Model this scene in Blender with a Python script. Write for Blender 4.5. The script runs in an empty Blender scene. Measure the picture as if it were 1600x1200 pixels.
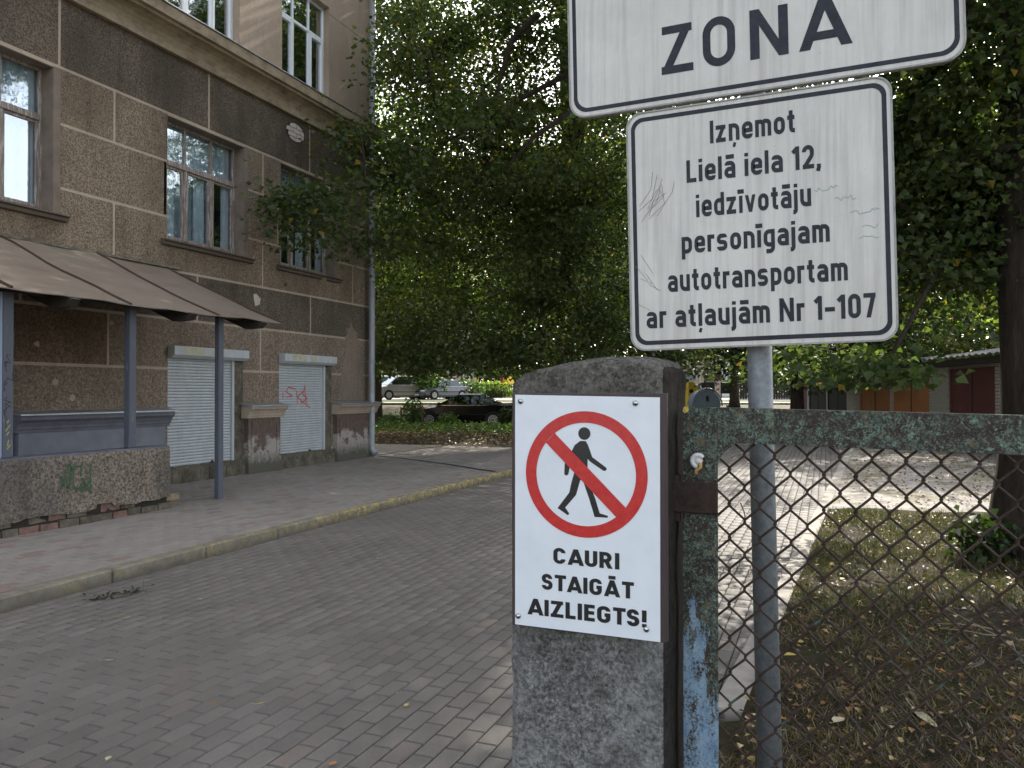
import bpy, math, random
import numpy as np
from mathutils import Vector, noise
R = math.radians
sc = bpy.context.scene
col = sc.collection
random.seed(7)
RNG = np.random.default_rng(7)

# ------------------------------------------------------------------ camera, sky, sun, exposure
cam_d = bpy.data.cameras.new('camera'); cam = bpy.data.objects.new('camera', cam_d); col.objects.link(cam)
cam.location = (0, 0, 1.5); cam.rotation_euler = (R(90.56), 0, R(21.7))
cam_d.sensor_width = 36; cam_d.lens = 27.675; cam_d.clip_start = 0.05; cam_d.clip_end = 2000
sc.camera = cam
SUN_EL, SUN_AZ = R(38), R(4)
world = bpy.data.worlds.new('World'); sc.world = world; world.use_nodes = True
wn = world.node_tree; bg = wn.nodes['Background']
sky = wn.nodes.new('ShaderNodeTexSky'); sky.sky_type = 'NISHITA'; sky.sun_disc = False
sky.sun_elevation = SUN_EL; sky.sun_rotation = SUN_AZ; sky.dust_density = 3.0; sky.air_density = 1.0
hz = wn.nodes.new('ShaderNodeHueSaturation'); hz.inputs['Saturation'].default_value = .42   # thin bright cloud veil
wn.links.new(sky.outputs[0], hz.inputs['Color']); wn.links.new(hz.outputs[0], bg.inputs[0]); bg.inputs[1].default_value = 0.15
sun_d = bpy.data.lights.new('sun', 'SUN'); sun_d.energy = 2.9; sun_d.angle = R(0.5); sun_d.color = (1.0, 0.94, 0.84)
sun = bpy.data.objects.new('sun', sun_d); col.objects.link(sun)
sd = Vector((math.sin(SUN_AZ)*math.cos(SUN_EL), math.cos(SUN_AZ)*math.cos(SUN_EL), math.sin(SUN_EL)))
sun.rotation_euler = (-sd).to_track_quat('-Z', 'Y').to_euler(); sun.location = (20, 40, 40)
sc.view_settings.view_transform = 'Standard'; sc.view_settings.look = 'None'
sc.view_settings.gamma = 1; sc.view_settings.exposure = 1.75
try: sc.view_settings.use_curve_mapping = False
except Exception: pass
sc.render.engine = 'CYCLES'
sc.cycles.max_bounces = 8; sc.cycles.diffuse_bounces = 4; sc.cycles.transparent_max_bounces = 12
sc.cycles.sample_clamp_indirect = 6

C21, S21 = math.cos(R(21.7)), math.sin(R(21.7))
def W(xc, zc):                       # map view-aligned plan coordinates (metres right, metres ahead) to the site grid
    return (xc*C21 - zc*S21, xc*S21 + zc*C21)
def smooth(a, b, t):
    t = max(0, min(1, (t-a)/(b-a))); return t*t*(3-2*t)
def terrain(x, y):
    d = -S21*x + C21*y
    return 0.95*smooth(38, 52, d)

# ------------------------------------------------------------------ materials
def srgb(r, g, b):
    f = lambda v: (v/255/12.92) if v/255 <= .04045 else ((v/255+.055)/1.055)**2.4
    return (f(r), f(g), f(b), 1)
class Mat:
    def __init__(s, name):
        s.m = bpy.data.materials.new(name); s.m.use_nodes = True
        s.n = s.m.node_tree.nodes; s.l = s.m.node_tree.links
        s.b = s.n['Principled BSDF']; s.out = s.n['Material Output']
        s.tc = s.n.new('ShaderNodeTexCoord')
        s.geo = s.n.new('ShaderNodeNewGeometry')
    def link(s, a, b): s.l.new(a, b)
    def pos(s): return s.geo.outputs['Position']
    def noise(s, scale, detail=4, rough=.6, vec=None, stretch=None, dist=0):
        t = s.n.new('ShaderNodeTexNoise'); t.inputs['Scale'].default_value = scale
        t.inputs['Detail'].default_value = detail; t.inputs['Roughness'].default_value = rough
        t.inputs['Distortion'].default_value = dist
        v = vec or s.pos()
        if stretch:
            mp = s.n.new('ShaderNodeMapping'); mp.inputs['Scale'].default_value = stretch
            s.link(v, mp.inputs[0]); v = mp.outputs[0]
        s.link(v, t.inputs['Vector']); return t.outputs['Fac']
    def voro(s, scale, feature='F1', out='Distance', rand=1.0, stretch=None):
        t = s.n.new('ShaderNodeTexVoronoi'); t.feature = feature; t.inputs['Scale'].default_value = scale
        t.inputs['Randomness'].default_value = rand
        v = s.pos()
        if stretch:
            mp = s.n.new('ShaderNodeMapping'); mp.inputs['Scale'].default_value = stretch
            s.link(v, mp.inputs[0]); v = mp.outputs[0]
        s.link(v, t.inputs['Vector']); return t.outputs[out]
    def ramp(s, fac, stops, interp='LINEAR'):
        r = s.n.new('ShaderNodeValToRGB'); r.color_ramp.interpolation = interp
        e = r.color_ramp.elements
        while len(e) < len(stops): e.new(0.5)
        for k, (p, c) in enumerate(stops):
            e[k].position = p; e[k].color = c if len(c) == 4 else (*c, 1)
        s.link(fac, r.inputs[0]); return r.outputs[0]
    def mix(s, fac, a, b, mode='MIX'):
        m = s.n.new('ShaderNodeMix'); m.data_type = 'RGBA'; m.blend_type = mode
        for i, v in ((0, fac), (6, a), (7, b)):
            if isinstance(v, (int, float)): m.inputs[i].default_value = v
            elif isinstance(v, tuple): m.inputs[i].default_value = v if len(v) == 4 else (*v, 1)
            else: s.link(v, m.inputs[i])
        return m.outputs[2]
    def math(s, op, a, b=0.0, clamp=False):
        m = s.n.new('ShaderNodeMath'); m.operation = op; m.use_clamp = clamp
        for i, v in ((0, a), (1, b)):
            if isinstance(v, (int, float)): m.inputs[i].default_value = v
            else: s.link(v, m.inputs[i])
        return m.outputs[0]
    def attr(s, name='tone'):
        a = s.n.new('ShaderNodeAttribute'); a.attribute_name = name; return a.outputs['Fac']
    def objrand(s):
        o = s.n.new('ShaderNodeObjectInfo'); return o.outputs['Random']
    def sep(s, i):
        x = s.n.new('ShaderNodeSeparateXYZ'); s.link(s.pos(), x.inputs[0]); return x.outputs[i]
    def bump(s, h, strength=.5, dist=.01):
        b = s.n.new('ShaderNodeBump'); b.inputs['Strength'].default_value = strength
        b.inputs['Distance'].default_value = dist; s.link(h, b.inputs['Height'])
        s.link(b.outputs[0], s.b.inputs['Normal'])
    def color(s, c):
        if isinstance(c, tuple): s.b.inputs['Base Color'].default_value = c if len(c) == 4 else (*c, 1)
        else: s.link(c, s.b.inputs['Base Color'])
    def set(s, rough=.8, metal=0, spec=None, coat=0):
        if isinstance(rough, (int, float)): s.b.inputs['Roughness'].default_value = rough
        else: s.link(rough, s.b.inputs['Roughness'])
        s.b.inputs['Metallic'].default_value = metal
        if spec is not None: s.b.inputs['Specular IOR Level'].default_value = spec
        if coat: s.b.inputs['Coat Weight'].default_value = coat
        return s.m
M = {}
def simple(name, c, rough=.6, metal=0, var=.15, scale=6, spec=None):
    m = Mat(name); n = m.noise(scale, 6, .65)
    lo = tuple(v*(1-var) for v in c[:3]); hi = tuple(min(1, v*(1+var)) for v in c[:3])
    m.color(m.ramp(n, [(.3, lo), (.7, hi)])); m.bump(m.noise(scale*20, 3), .15, .004)
    M[name] = m.set(rough, metal, spec); return M[name]
def render_mat(name, dark, light, sootlo, bumpd=.012, soot=.5):
    m = Mat(name)
    g = m.noise(34 if name in ('porch_rubble', 'render_base', 'render_porch') else 42, 6, .85); big = m.noise(.9, 6, .6, stretch=(1, 1, .6)); med = m.noise(6, 5, .7)
    c = m.ramp(g, [(.40, dark), (.60, light)])
    c = m.mix(m.math('MULTIPLY', m.ramp(big, [(.42, (0, 0, 0)), (.62, (1, 1, 1))]), soot), c, sootlo)
    c = m.mix(m.math('MULTIPLY', m.ramp(med, [(.5, (0, 0, 0)), (.8, (1, 1, 1))]), .35), c, tuple(v*.6 for v in light[:3]))
    st = m.noise(3.5, 6, .7, stretch=(1, 1.5, .22))
    c = m.mix(m.math('MULTIPLY', m.ramp(st, [(.5, (0, 0, 0)), (.75, (1, 1, 1))]), .35), c, tuple(v*.55 for v in dark[:3]))
    m.color(c); m.bump(g, .9, bumpd); M[name] = m.set(.92, 0, .2); return M[name]
render_mat('render_brown', (.088, .067, .047), (.46, .36, .262), (.088, .069, .052), .02, .5)
render_mat('render_soot', (.052, .042, .032), (.28, .225, .172), (.056, .047, .038), .02, .6)
render_mat('render_base', (.12, .09, .066), (.46, .365, .28), (.10, .075, .06), .024, .4)
render_mat('porch_rubble', (.065, .053, .044), (.50, .42, .335), (.12, .115, .11), .035, .6)
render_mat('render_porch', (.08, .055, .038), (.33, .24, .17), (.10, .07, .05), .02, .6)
render_mat('plaster_beige', (.34, .265, .20), (.45, .36, .28), (.28, .22, .165), .004, .4)
render_mat('plaster_joint', (.42, .345, .265), (.54, .44, .35), (.30, .24, .19), .003, .5)
render_mat('bare_plaster', (.20, .155, .12), (.34, .27, .215), (.15, .115, .09), .006, .6)
def plinth_mat(name, base, paint):
    m = Mat(name); z = m.sep(2)
    n = m.noise(4, 8, .75); n2 = m.noise(18, 6, .7, stretch=(1, 1, .5))
    c = m.mix(m.ramp(n2, [(.35, (0, 0, 0)), (.7, (1, 1, 1))]), base, tuple(v*.55 for v in base[:3]))
    wl = m.math('MULTIPLY', m.ramp(m.math('ADD', n, m.math('MULTIPLY', z, -.25)), [(.30, (0, 0, 0)), (.36, (1, 1, 1))]),
                m.ramp(m.math('ADD', z, m.math('MULTIPLY', n, .4)), [(.92, (1, 1, 1)), (1.05, (0, 0, 0))]))
    c = m.mix(m.math('MULTIPLY', wl, .8), c, paint)
    moss = m.ramp(m.math('ADD', z, m.math('MULTIPLY', n2, .5)), [(.50, (1, 1, 1)), (.72, (0, 0, 0))])
    c = m.mix(m.math('MULTIPLY', moss, .8), c, (.052, .056, .032))
    m.color(c); m.bump(n2, .6, .012); M[name] = m.set(.92, 0, .2)
plinth_mat('plinth', (.175, .13, .105), (.45, .41, .37))
m = Mat('cornice'); n = m.noise(7, 7, .7, stretch=(1, .6, 1)); m.color(m.ramp(n, [(.3, (.19, .15, .105)), (.5, (.33, .265, .19)), (.7, (.44, .36, .265))])); m.bump(m.noise(60), .3, .004); M['cornice'] = m.set(.9, 0, .2)
m = Mat('foundation'); n = m.noise(5, 8, .75); m.color(m.ramp(n, [(.3, (.05, .045, .032)), (.5, (.13, .115, .085)), (.72, (.24, .21, .165))])); m.bump(m.noise(25, 6), .8, .02); M['foundation'] = m.set(.95, 0, .2)
def painted_wood(name, c, under, amt=.5):
    m = Mat(name); n = m.noise(30, 6, .7, stretch=(1, 1, .12)); n2 = m.noise(3, 5)
    cc = m.mix(m.ramp(n, [(amt, (0, 0, 0)), (amt+.07, (1, 1, 1))]), c, under)
    cc = m.mix(m.math('MULTIPLY', n2, .4), cc, tuple(v*.5 for v in c[:3])); m.color(cc); m.bump(n, .4, .004); M[name] = m.set(.6, 0, .3)
painted_wood('window_wood', (.27, .215, .185), (.50, .47, .45), .50)
painted_wood('blue_timber', (.115, .125, .155), (.25, .26, .28), .60)
painted_wood('blue_timber_pale', (.32, .38, .50), (.2, .22, .28), .64)
simple('reveal_plaster', (.19, .15, .12), .9, 0, .25, 4)
painted_wood('sill_wood', (.12, .09, .07), (.26, .22, .19), .62)
simple('blue_plaster', (.19, .20, .235), .75, 0, .18, 3)
simple('blue_cap', (.14, .145, .17), .7, 0, .2, 6)
simple('white_pvc', (.80, .82, .85), .35, 0, .03)
simple('zinc', (.34, .36, .38), .45, .5, .2, 5)
simple('pipe_zinc', (.36, .38, .40), .55, .35, .18, 5)
m = Mat('shutter_grey'); n = m.noise(5, 6, .7, stretch=(1, 1, .5)); st = m.noise(30, 4, .7, stretch=(1, 1, .1))
c = m.ramp(n, [(.3, (.44, .47, .49)), (.7, (.56, .59, .60))]); c = m.mix(m.math('MULTIPLY', m.ramp(st, [(.5, (0, 0, 0)), (.75, (1, 1, 1))]), .22), c, (.26, .25, .24)); m.color(c); M['shutter_grey'] = m.set(.5, 0, .4)
simple('shutter_cream', (.50, .47, .33), .6, 0, .2, 9)
m = Mat('canopy_metal'); n = m.noise(1.6, 7, .7, stretch=(1.2, .5, 1)); g = m.noise(25, 5, .7, stretch=(.3, 1, 1))
c = m.ramp(n, [(.3, (.15, .115, .085)), (.5, (.20, .155, .12)), (.66, (.17, .15, .115)), (.8, (.31, .24, .17))])
c = m.mix(m.math('MULTIPLY', m.ramp(g, [(.5, (0, 0, 0)), (.8, (1, 1, 1))]), .3), c, (.24, .20, .16)); m.color(c); m.bump(m.noise(2.5, 3), .3, .03); M['canopy_metal'] = m.set(.6, 0, .35)
simple('canopy_seam', (.075, .045, .03), .7, 0, .3, 20)
simple('dark_timber', (.035, .028, .022), .85)
simple('broken_brick', (.20, .12, .095), .95, 0, .4, 12)
simple('broken_brick_yellow', (.25, .19, .12), .95, 0, .4, 12)
simple('white_brick', (.55, .47, .43), .9, 0, .15, 20)
simple('dark_gap', (.03, .025, .02), .95)
# pavers
def paver_mat(name, stops, dirt=.5):
    m = Mat(name)
    t = m.math('FRACT', m.math('ADD', m.attr(), m.objrand()))
    c = m.ramp(t, stops, 'LINEAR')
    g = m.noise(220, 3, .7); c = m.mix(.35, c, m.ramp(g, [(.3, (.03, .03, .03)), (.7, (.5, .48, .46))]), 'OVERLAY')
    big = m.noise(.8, 6, .6); c = m.mix(m.math('MULTIPLY', m.ramp(big, [(.35, (0, 0, 0)), (.7, (1, 1, 1))]), dirt), c, m.mix(1.0, c, (.55, .54, .52), 'MULTIPLY'))
    md = m.noise(9, 6, .75); c = m.mix(m.math('MULTIPLY', m.ramp(md, [(.45, (0, 0, 0)), (.75, (1, 1, 1))]), .45), c, m.mix(1.0, c, (1.35, 1.3, 1.25), 'MULTIPLY'))
    m.color(c); m.bump(g, .5, .004); M[name] = m.set(.78, 0, .35)
paver_mat('road_paver', [(0, (.165, .152, .137)), (.3, (.205, .190, .172)), (.6, (.182, .168, .152)), (.9, (.215, .198, .180)), (.95, (.200, .172, .152)), (1, (.178, .164, .148))], .5)
paver_mat('walk_paver', [(0, (.28, .255, .23)), (.3, (.36, .33, .30)), (.62, (.31, .283, .256)), (.9, (.35, .32, .29)), (.925, (.31, .235, .21)), (1, (.29, .22, .195))], .4)
simple('joint_sand', (.018, .016, .013), .95, 0, .4, 20)
m = Mat('kerb'); n = m.noise(8, 7, .75); z = m.sep(2); y = m.sep(1)
c = m.ramp(n, [(.3, (.14, .125, .098)), (.7, (.27, .245, .195))])
pt = m.math('MULTIPLY', m.ramp(m.noise(14, 8, .8), [(.50, (0, 0, 0)), (.54, (1, 1, 1))]), m.ramp(m.math('ADD', m.math('MULTIPLY', y, .045), m.math('MULTIPLY', m.noise(.8, 2), .5)), [(.50, (0, 0, 0)), (.64, (1, 1, 1))]))
c = m.mix(m.math('MULTIPLY', pt, .85), c, (.52, .40, .12))
c = m.mix(m.math('MULTIPLY', m.ramp(m.math('ADD', z, m.math('MULTIPLY', n, .05)), [(.04, (1, 1, 1)), (.10, (0, 0, 0))]), .6), c, (.09, .08, .065))
m.color(c); m.bump(n, .5, .006); M['kerb'] = m.set(.9, 0, .2)
m = Mat('slab'); n = m.noise(8, 7, .75); m.color(m.ramp(n, [(.3, (.26, .235, .20)), (.7, (.38, .35, .31))])); m.bump(m.noise(80), .3, .003); M['slab'] = m.set(.9, 0, .2)
# ground
m = Mat('soil'); n = m.noise(14, 8, .8); b = m.noise(1.3, 5)
c = m.ramp(n, [(.28, (.010, .007, .0045)), (.5, (.032, .023, .014)), (.72, (.10, .070, .042))]); g = m.ramp(b, [(.4, (0, 0, 0)), (.62, (1, 1, 1))])
c = m.mix(m.math('MULTIPLY', g, .55), c, (.050, .058, .020)); m.color(c); m.bump(n, .9, .04); M['soil'] = m.set(.95, 0, .15)
m = Mat('far_ground'); n = m.noise(3, 8, .8); b = m.noise(.18, 5)
c = m.ramp(n, [(.3, (.05, .045, .028)), (.7, (.17, .14, .09))]); c = m.mix(m.ramp(b, [(.42, (0, 0, 0)), (.6, (1, 1, 1))]), c, (.07, .09, .03)); m.color(c); m.bump(n, .5, .05); M['far_ground'] = m.set(.95, 0, .15)
m = Mat('yard_asphalt'); n = m.noise(6, 8, .8); b = m.noise(.9, 6, .7, dist=.5)
c = m.ramp(n, [(.3, (.22, .20, .18)), (.7, (.36, .335, .31))]); c = m.mix(m.math('MULTIPLY', m.ramp(b, [(.48, (0, 0, 0)), (.56, (1, 1, 1))]), .7), c, (.15, .14, .075)); st = m.noise(2.2, 6, .75, stretch=(.35, 1.5, 1)); c = m.mix(m.math('MULTIPLY', m.ramp(st, [(.5, (0, 0, 0)), (.6, (1, 1, 1))]), .5), c, (.16, .135, .10)); m.color(c); m.bump(m.noise(60), .6, .008); M['yard_asphalt'] = m.set(.9, 0, .2)
simple('lane_asphalt', (.24, .23, .215), .9, 0, .15, 3)
# foliage
def leaf_mat(name, stops, trans=.45):
    m = Mat(name); c = m.ramp(m.attr(), stops)
    c = m.mix(.25, c, m.ramp(m.noise(30, 2), [(.3, (.25, .25, .25)), (.7, (.75, .75, .75))]), 'OVERLAY')
    m.color(c); m.set(.5, 0, .35)
    tr = m.n.new('ShaderNodeBsdfTranslucent')
    m.link(m.mix(1.0, c, (1.45, 1.6, .6), 'MULTIPLY'), tr.inputs[0])
    mx = m.n.new('ShaderNodeMixShader'); mx.inputs[0].default_value = trans
    m.link(m.b.outputs[0], mx.inputs[1]); m.link(tr.outputs[0], mx.inputs[2]); m.link(mx.outputs[0], m.out.inputs[0])
    M[name] = m.m
leaf_mat('linden_leaf', [(0, (.026, .045, .018)), (.4, (.055, .082, .029)), (.7, (.092, .120, .043)), (.93, (.16, .17, .055)), (.96, (.30, .21, .03)), (1, (.36, .22, .04))], .42)
leaf_mat('dark_leaf', [(0, (.018, .030, .012)), (.5, (.030, .048, .017)), (.9, (.055, .075, .025)), (1, (.16, .15, .04))], .38)
leaf_mat('bright_leaf', [(0, (.06, .10, .015)), (.6, (.12, .18, .025)), (1, (.22, .26, .04))], .5)
leaf_mat('cover_leaf', [(0, (.03, .06, .015)), (.7, (.07, .13, .03)), (1, (.14, .18, .04))], .35)
leaf_mat('grass_blade', [(0, (.034, .045, .014)), (.35, (.066, .075, .025)), (.6, (.095, .070, .038)), (.85, (.17, .125, .072)), (1, (.32, .25, .15))], .25)
leaf_mat('litter', [(0, (.06, .032, .018)), (.45, (.12, .062, .028)), (.75, (.26, .13, .045)), (.9, (.38, .27, .08)), (1, (.42, .33, .20))], .15)
m = Mat('bark'); n = m.noise(14, 8, .8, stretch=(1, 1, .15)); m.color(m.ramp(n, [(.3, (.018, .014, .011)), (.55, (.055, .043, .034)), (.75, (.12, .095, .075))])); m.bump(n, 1, .04); M['bark'] = m.set(.95, 0, .15)
# pillar
m = Mat('pillar_stone'); v = m.voro(170, 'F1', 'Color'); v2 = m.voro(75, 'F1', 'Color'); n = m.noise(5, 7, .7); f = m.noise(105, 6, .85)
bw = m.n.new('ShaderNodeRGBToBW'); m.link(v, bw.inputs[0]); bw2 = m.n.new('ShaderNodeRGBToBW'); m.link(v2, bw2.inputs[0])
c = m.ramp(bw.outputs[0], [(.2, (.05, .047, .042)), (.40, (.18, .175, .158)), (.58, (.33, .32, .30)), (.8, (.62, .61, .59))])
c = m.mix(.35, c, m.ramp(bw2.outputs[0], [(.25, (.07, .066, .058)), (.5, (.17, .165, .15)), (.8, (.42, .41, .39))]))
c = m.mix(.5, c, m.ramp(f, [(.35, (.04, .037, .033)), (.49, (.24, .235, .215)), (.62, (.74, .73, .71))]))
wp = m.math('MULTIPLY', m.ramp(n, [(.44, (0, 0, 0)), (.60, (1, 1, 1))]), m.ramp(m.noise(40, 7, .8), [(.42, (0, 0, 0)), (.6, (1, 1, 1))]))
c = m.mix(m.math('MULTIPLY', wp, .8), c, (.58, .58, .575))
gt = m.ramp(m.math('ADD', m.sep(2), m.math('MULTIPLY', n, .12)), [(.0, (0, 0, 0)), (.99, (0, 0, 0)), (1.0, (1, 1, 1))])
gt = m.math('GREATER_THAN', m.math('ADD', m.sep(2), m.math('MULTIPLY', n, .1)), 1.53)
c = m.mix(m.math('MULTIPLY', gt, .8), c, m.mix(1.0, c, (.52, .47, .40), 'MULTIPLY'))
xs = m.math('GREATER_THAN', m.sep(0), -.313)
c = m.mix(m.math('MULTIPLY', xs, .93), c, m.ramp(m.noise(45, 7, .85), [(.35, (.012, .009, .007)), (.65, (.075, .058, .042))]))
rr = m.ramp(m.noise(7, 6, .7), [(.60, (0, 0, 0)), (.72, (1, 1, 1))]); c = m.mix(m.math('MULTIPLY', rr, .35), c, (.20, .15, .07))
dk = m.ramp(m.noise(11, 7, .75), [(.42, (1, 1, 1)), (.54, (0, 0, 0))]); c = m.mix(m.math('MULTIPLY', dk, .5), c, m.mix(1.0, c, (.42, .41, .38), 'MULTIPLY'))
m.color(c); m.bump(m.math('ADD', bw.outputs[0], f), 1.0, .012); M['pillar_stone'] = m.set(.9, 0, .25)
m = Mat('board_brown'); n = m.noise(20, 6, .7, stretch=(1, 1, .2)); m.color(m.ramp(n, [(.3, (.045, .030, .030)), (.7, (.085, .055, .052))])); M['board_brown'] = m.set(.5, 0, .4)
m = Mat('poster_white'); n = m.noise(18, 5, .6); m.color(m.ramp(n, [(.3, (.77, .80, .84)), (.7, (.84, .865, .90))])); m.bump(m.noise(45, 5, .7), .10, .003); M['poster_white'] = m.set(.32, 0, .5)
m = Mat('poster_red'); n = m.noise(60, 6, .75); m.color(m.ramp(n, [(.35, (.52, .018, .022)), (.68, (.64, .045, .035))])); m.bump(n, .25, .003); M['poster_red'] = m.set(.32, 0, .5)
m = Mat('poster_black'); m.color((.022, .02, .02)); m.bump(m.noise(60, 5), .2, .003); M['poster_black'] = m.set(.33, 0, .5)
m = Mat('sign_face'); v = m.noise(40, 6, .7, stretch=(1, 1, .035)); n = m.noise(6, 6, .7); sp = m.noise(160, 3, .6)
c = m.ramp(n, [(.3, (.58, .552, .505)), (.7, (.70, .67, .615))])
c = m.mix(m.math('MULTIPLY', m.ramp(v, [(.46, (0, 0, 0)), (.66, (1, 1, 1))]), .55), c, (.38, .345, .295))
c = m.mix(m.math('MULTIPLY', m.ramp(sp, [(.68, (0, 0, 0)), (.72, (1, 1, 1))]), .6), c, (.16, .14, .12))
m.color(c); m.bump(n, .1, .002); M['sign_face'] = m.set(.38, 0, .5)
m = Mat('sign_ink'); n = m.noise(50, 6, .7); m.color(m.ramp(n, [(.3, (.008, .009, .016)), (.75, (.032, .034, .045))])); M['sign_ink'] = m.set(.5, 0, .3)
simple('sign_edge', (.30, .29, .27), .5, .3, .3, 30)
simple('scratch', (.20, .18, .155), .7); simple('mint_pen', (.27, .42, .36), .7)
simple('screw_metal', (.5, .5, .5), .25, 1, .1)
m = Mat('galvanized'); n = m.noise(14, 8, .75, stretch=(1, 1, .5)); n2 = m.noise(70, 4, .7); n3 = m.noise(25, 6, .8)
c = m.ramp(n, [(.32, (.15, .165, .175)), (.68, (.27, .285, .295))]); c = m.mix(.3, c, m.ramp(n2, [(.35, (.12, .13, .14)), (.65, (.40, .41, .42))]))
c = m.mix(m.math('MULTIPLY', m.ramp(n3, [(.62, (0, 0, 0)), (.70, (1, 1, 1))]), .6), c, (.45, .46, .45)); m.color(c); M['galvanized'] = m.set(.55, .35, .4)
m = Mat('gate_paint'); f = m.noise(190, 6, .85, dist=.4); n = m.noise(30, 8, .85); o = m.noise(30, 5, .7); z = m.sep(2); x = m.sep(0)
c = m.ramp(m.noise(60, 5, .7), [(.3, (.028, .021, .018)), (.7, (.075, .048, .036))])
c = m.mix(m.ramp(m.math('ADD', m.math('MULTIPLY', f, .6), m.math('MULTIPLY', n, .4)), [(.505, (0, 0, 0)), (.53, (1, 1, 1))]), c, m.ramp(m.noise(28, 6, .8), [(.35, (.07, .085, .065)), (.5, (.11, .16, .125)), (.6, (.16, .25, .20)), (.72, (.28, .40, .34))]))
c = m.mix(m.math('MULTIPLY', m.ramp(m.noise(75, 5, .7), [(.58, (0, 0, 0)), (.64, (1, 1, 1))]), .8), c, (.23, .33, .28))
c = m.mix(m.math('MULTIPLY', m.ramp(o, [(.60, (0, 0, 0)), (.66, (1, 1, 1))]), .6), c, (.17, .075, .028))
bl = m.ramp(m.math('ADD', z, m.math('MULTIPLY', m.math('SUBTRACT', m.noise(9, 6, .7, stretch=(1.4, 1, .35)), .5), 1.1)), [(.96, (1, 1, 1)), (1.0, (0, 0, 0))])
bl = m.math('MULTIPLY', bl, m.math('LESS_THAN', x, -.2))
bl = m.math('MULTIPLY', bl, m.ramp(m.math('ADD', m.math('MULTIPLY', f, .5), m.math('MULTIPLY', m.noise(35, 7, .8, stretch=(1, 1, .5)), .5)), [(.44, (0, 0, 0)), (.50, (1, 1, 1))]))
c = m.mix(m.math('MULTIPLY', bl, .85), c, m.ramp(m.noise(45, 6, .8, stretch=(1, 1, .4)), [(.3, (.14, .25, .38)), (.7, (.38, .50, .60))]))
m.color(c); m.bump(f, .7, .003); M['gate_paint'] = m.set(.75, 0, .3)
m = Mat('rust_dark'); n = m.noise(50, 6, .75); m.color(m.ramp(n, [(.3, (.022, .015, .013)), (.7, (.070, .045, .034))])); m.bump(n, .6, .002); M['rust_dark'] = m.set(.85, .0, .25)
m = Mat('wire_rust'); n = m.noise(28, 5, .7); c = m.ramp(n, [(.35, (.030, .020, .016)), (.62, (.070, .045, .035)), (.66, (.07, .12, .10))]); m.color(c); M['wire_rust'] = m.set(.8, .2, .3)
# glass
def glass(name, tint, mixf=.5):
    m = Mat(name); m.n.remove(m.b)
    g = m.n.new('ShaderNodeBsdfGlossy'); g.inputs['Roughness'].default_value = .02; g.inputs[0].default_value = (.9, .95, 1, 1)
    t = m.n.new('ShaderNodeBsdfTransparent'); t.inputs[0].default_value = (*tint, 1)
    fr = m.n.new('ShaderNodeLayerWeight'); fr.inputs[0].default_value = .5
    f = m.math('ADD', m.math('POWER', fr.outputs['Facing'], 5.0), mixf, True)
    bm_ = m.n.new('ShaderNodeBump'); bm_.inputs['Strength'].default_value = .06; bm_.inputs['Distance'].default_value = .02
    m.link(m.noise(4, 3), bm_.inputs['Height']); m.link(bm_.outputs[0], g.inputs['Normal'])
    mx = m.n.new('ShaderNodeMixShader'); m.link(f, mx.inputs[0]); m.link(t.outputs[0], mx.inputs[1]); m.link(g.outputs[0], mx.inputs[2]); m.link(mx.outputs[0], m.out.inputs[0])
    M[name] = m.m
glass('glass_old', (.90, .95, .98), .22)
glass('glass_new', (.6, .65, .68), .5)
glass('car_glass', (.25, .3, .32), .10)
simple('curtain_white', (.80, .82, .83), .9, 0, .1, 5)
simple('curtain_blue', (.66, .71, .74), .9, 0, .25, 4)
simple('room_dark', (.16, .17, .175), .95)
simple('car_black', (.004, .004, .005), .2, 0, .1, 3, .22)
simple('car_silver', (.30, .285, .255), .3, .4, .05, 3)
simple('car_grey', (.16, .165, .18), .25, .4, .05, 3)
simple('car_white', (.78, .80, .80), .3, 0, .03, 3)
simple('tyre', (.015, .015, .016), .9)
simple('rim', (.5, .5, .5), .35, .5)
simple('red_lamp', (.55, .015, .015), .2); simple('clear_lamp', (.75, .78, .8), .15); simple('chrome', (.6, .6, .6), .15, 1)
simple('play_green', (.015, .12, .055), .6); simple('play_red', (.30, .06, .05), .7); simple('play_yellow', (.75, .48, .02), .6)
simple('container_yellow', (.60, .42, .02), .6, 0, .1); simple('bin_grey', (.16, .20, .23), .6, .1, .15, 8)
simple('barrier_red', (.60, .05, .03), .6); simple('barrier_white', (.75, .73, .7), .6); simple('black_plastic', (.015, .015, .015), .8)
simple('far_beige', (.42, .33, .26), .9, 0, .1, 1); simple('far_white', (.72, .72, .70), .9, 0, .05, 1); simple('far_brown', (.10, .08, .06), .9)
simple('fence_dark', (.035, .033, .03), .8); simple('rust_fence', (.09, .045, .03), .8)
m = Mat('door_orange'); m.color(m.ramp(m.noise(2, 5), [(.3, (.33, .12, .04)), (.7, (.45, .175, .06))])); M['door_orange'] = m.set(.7)
simple('door_maroon', (.115, .030, .030), .65, 0, .12, 2); simple('door_black', (.012, .012, .013), .7)
simple('pale_brick', (.42, .38, .33), .9, 0, .2, 12); simple('garage_eave', (.06, .05, .045), .9)
m = Mat('corrugated'); n = m.noise(2.5, 6, .7); m.color(m.ramp(n, [(.3, (.20, .19, .185)), (.7, (.36, .345, .33))])); M['corrugated'] = m.set(.85, 0, .3)
simple('graffiti_green', (.02, .10, .04), .7, 0, .3, 30); simple('graffiti_red', (.55, .12, .10), .7, 0, .3, 30); simple('graffiti_black', (.02, .02, .025), .7); simple('graffiti_yellow', (.34, .29, .13), .7)
simple('foam_yellow', (.50, .30, .11), .9, 0, .3, 60); simple('twig', (.09, .075, .06), .9, 0, .3, 40); simple('twig_pale', (.25, .19, .14), .9)
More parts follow.
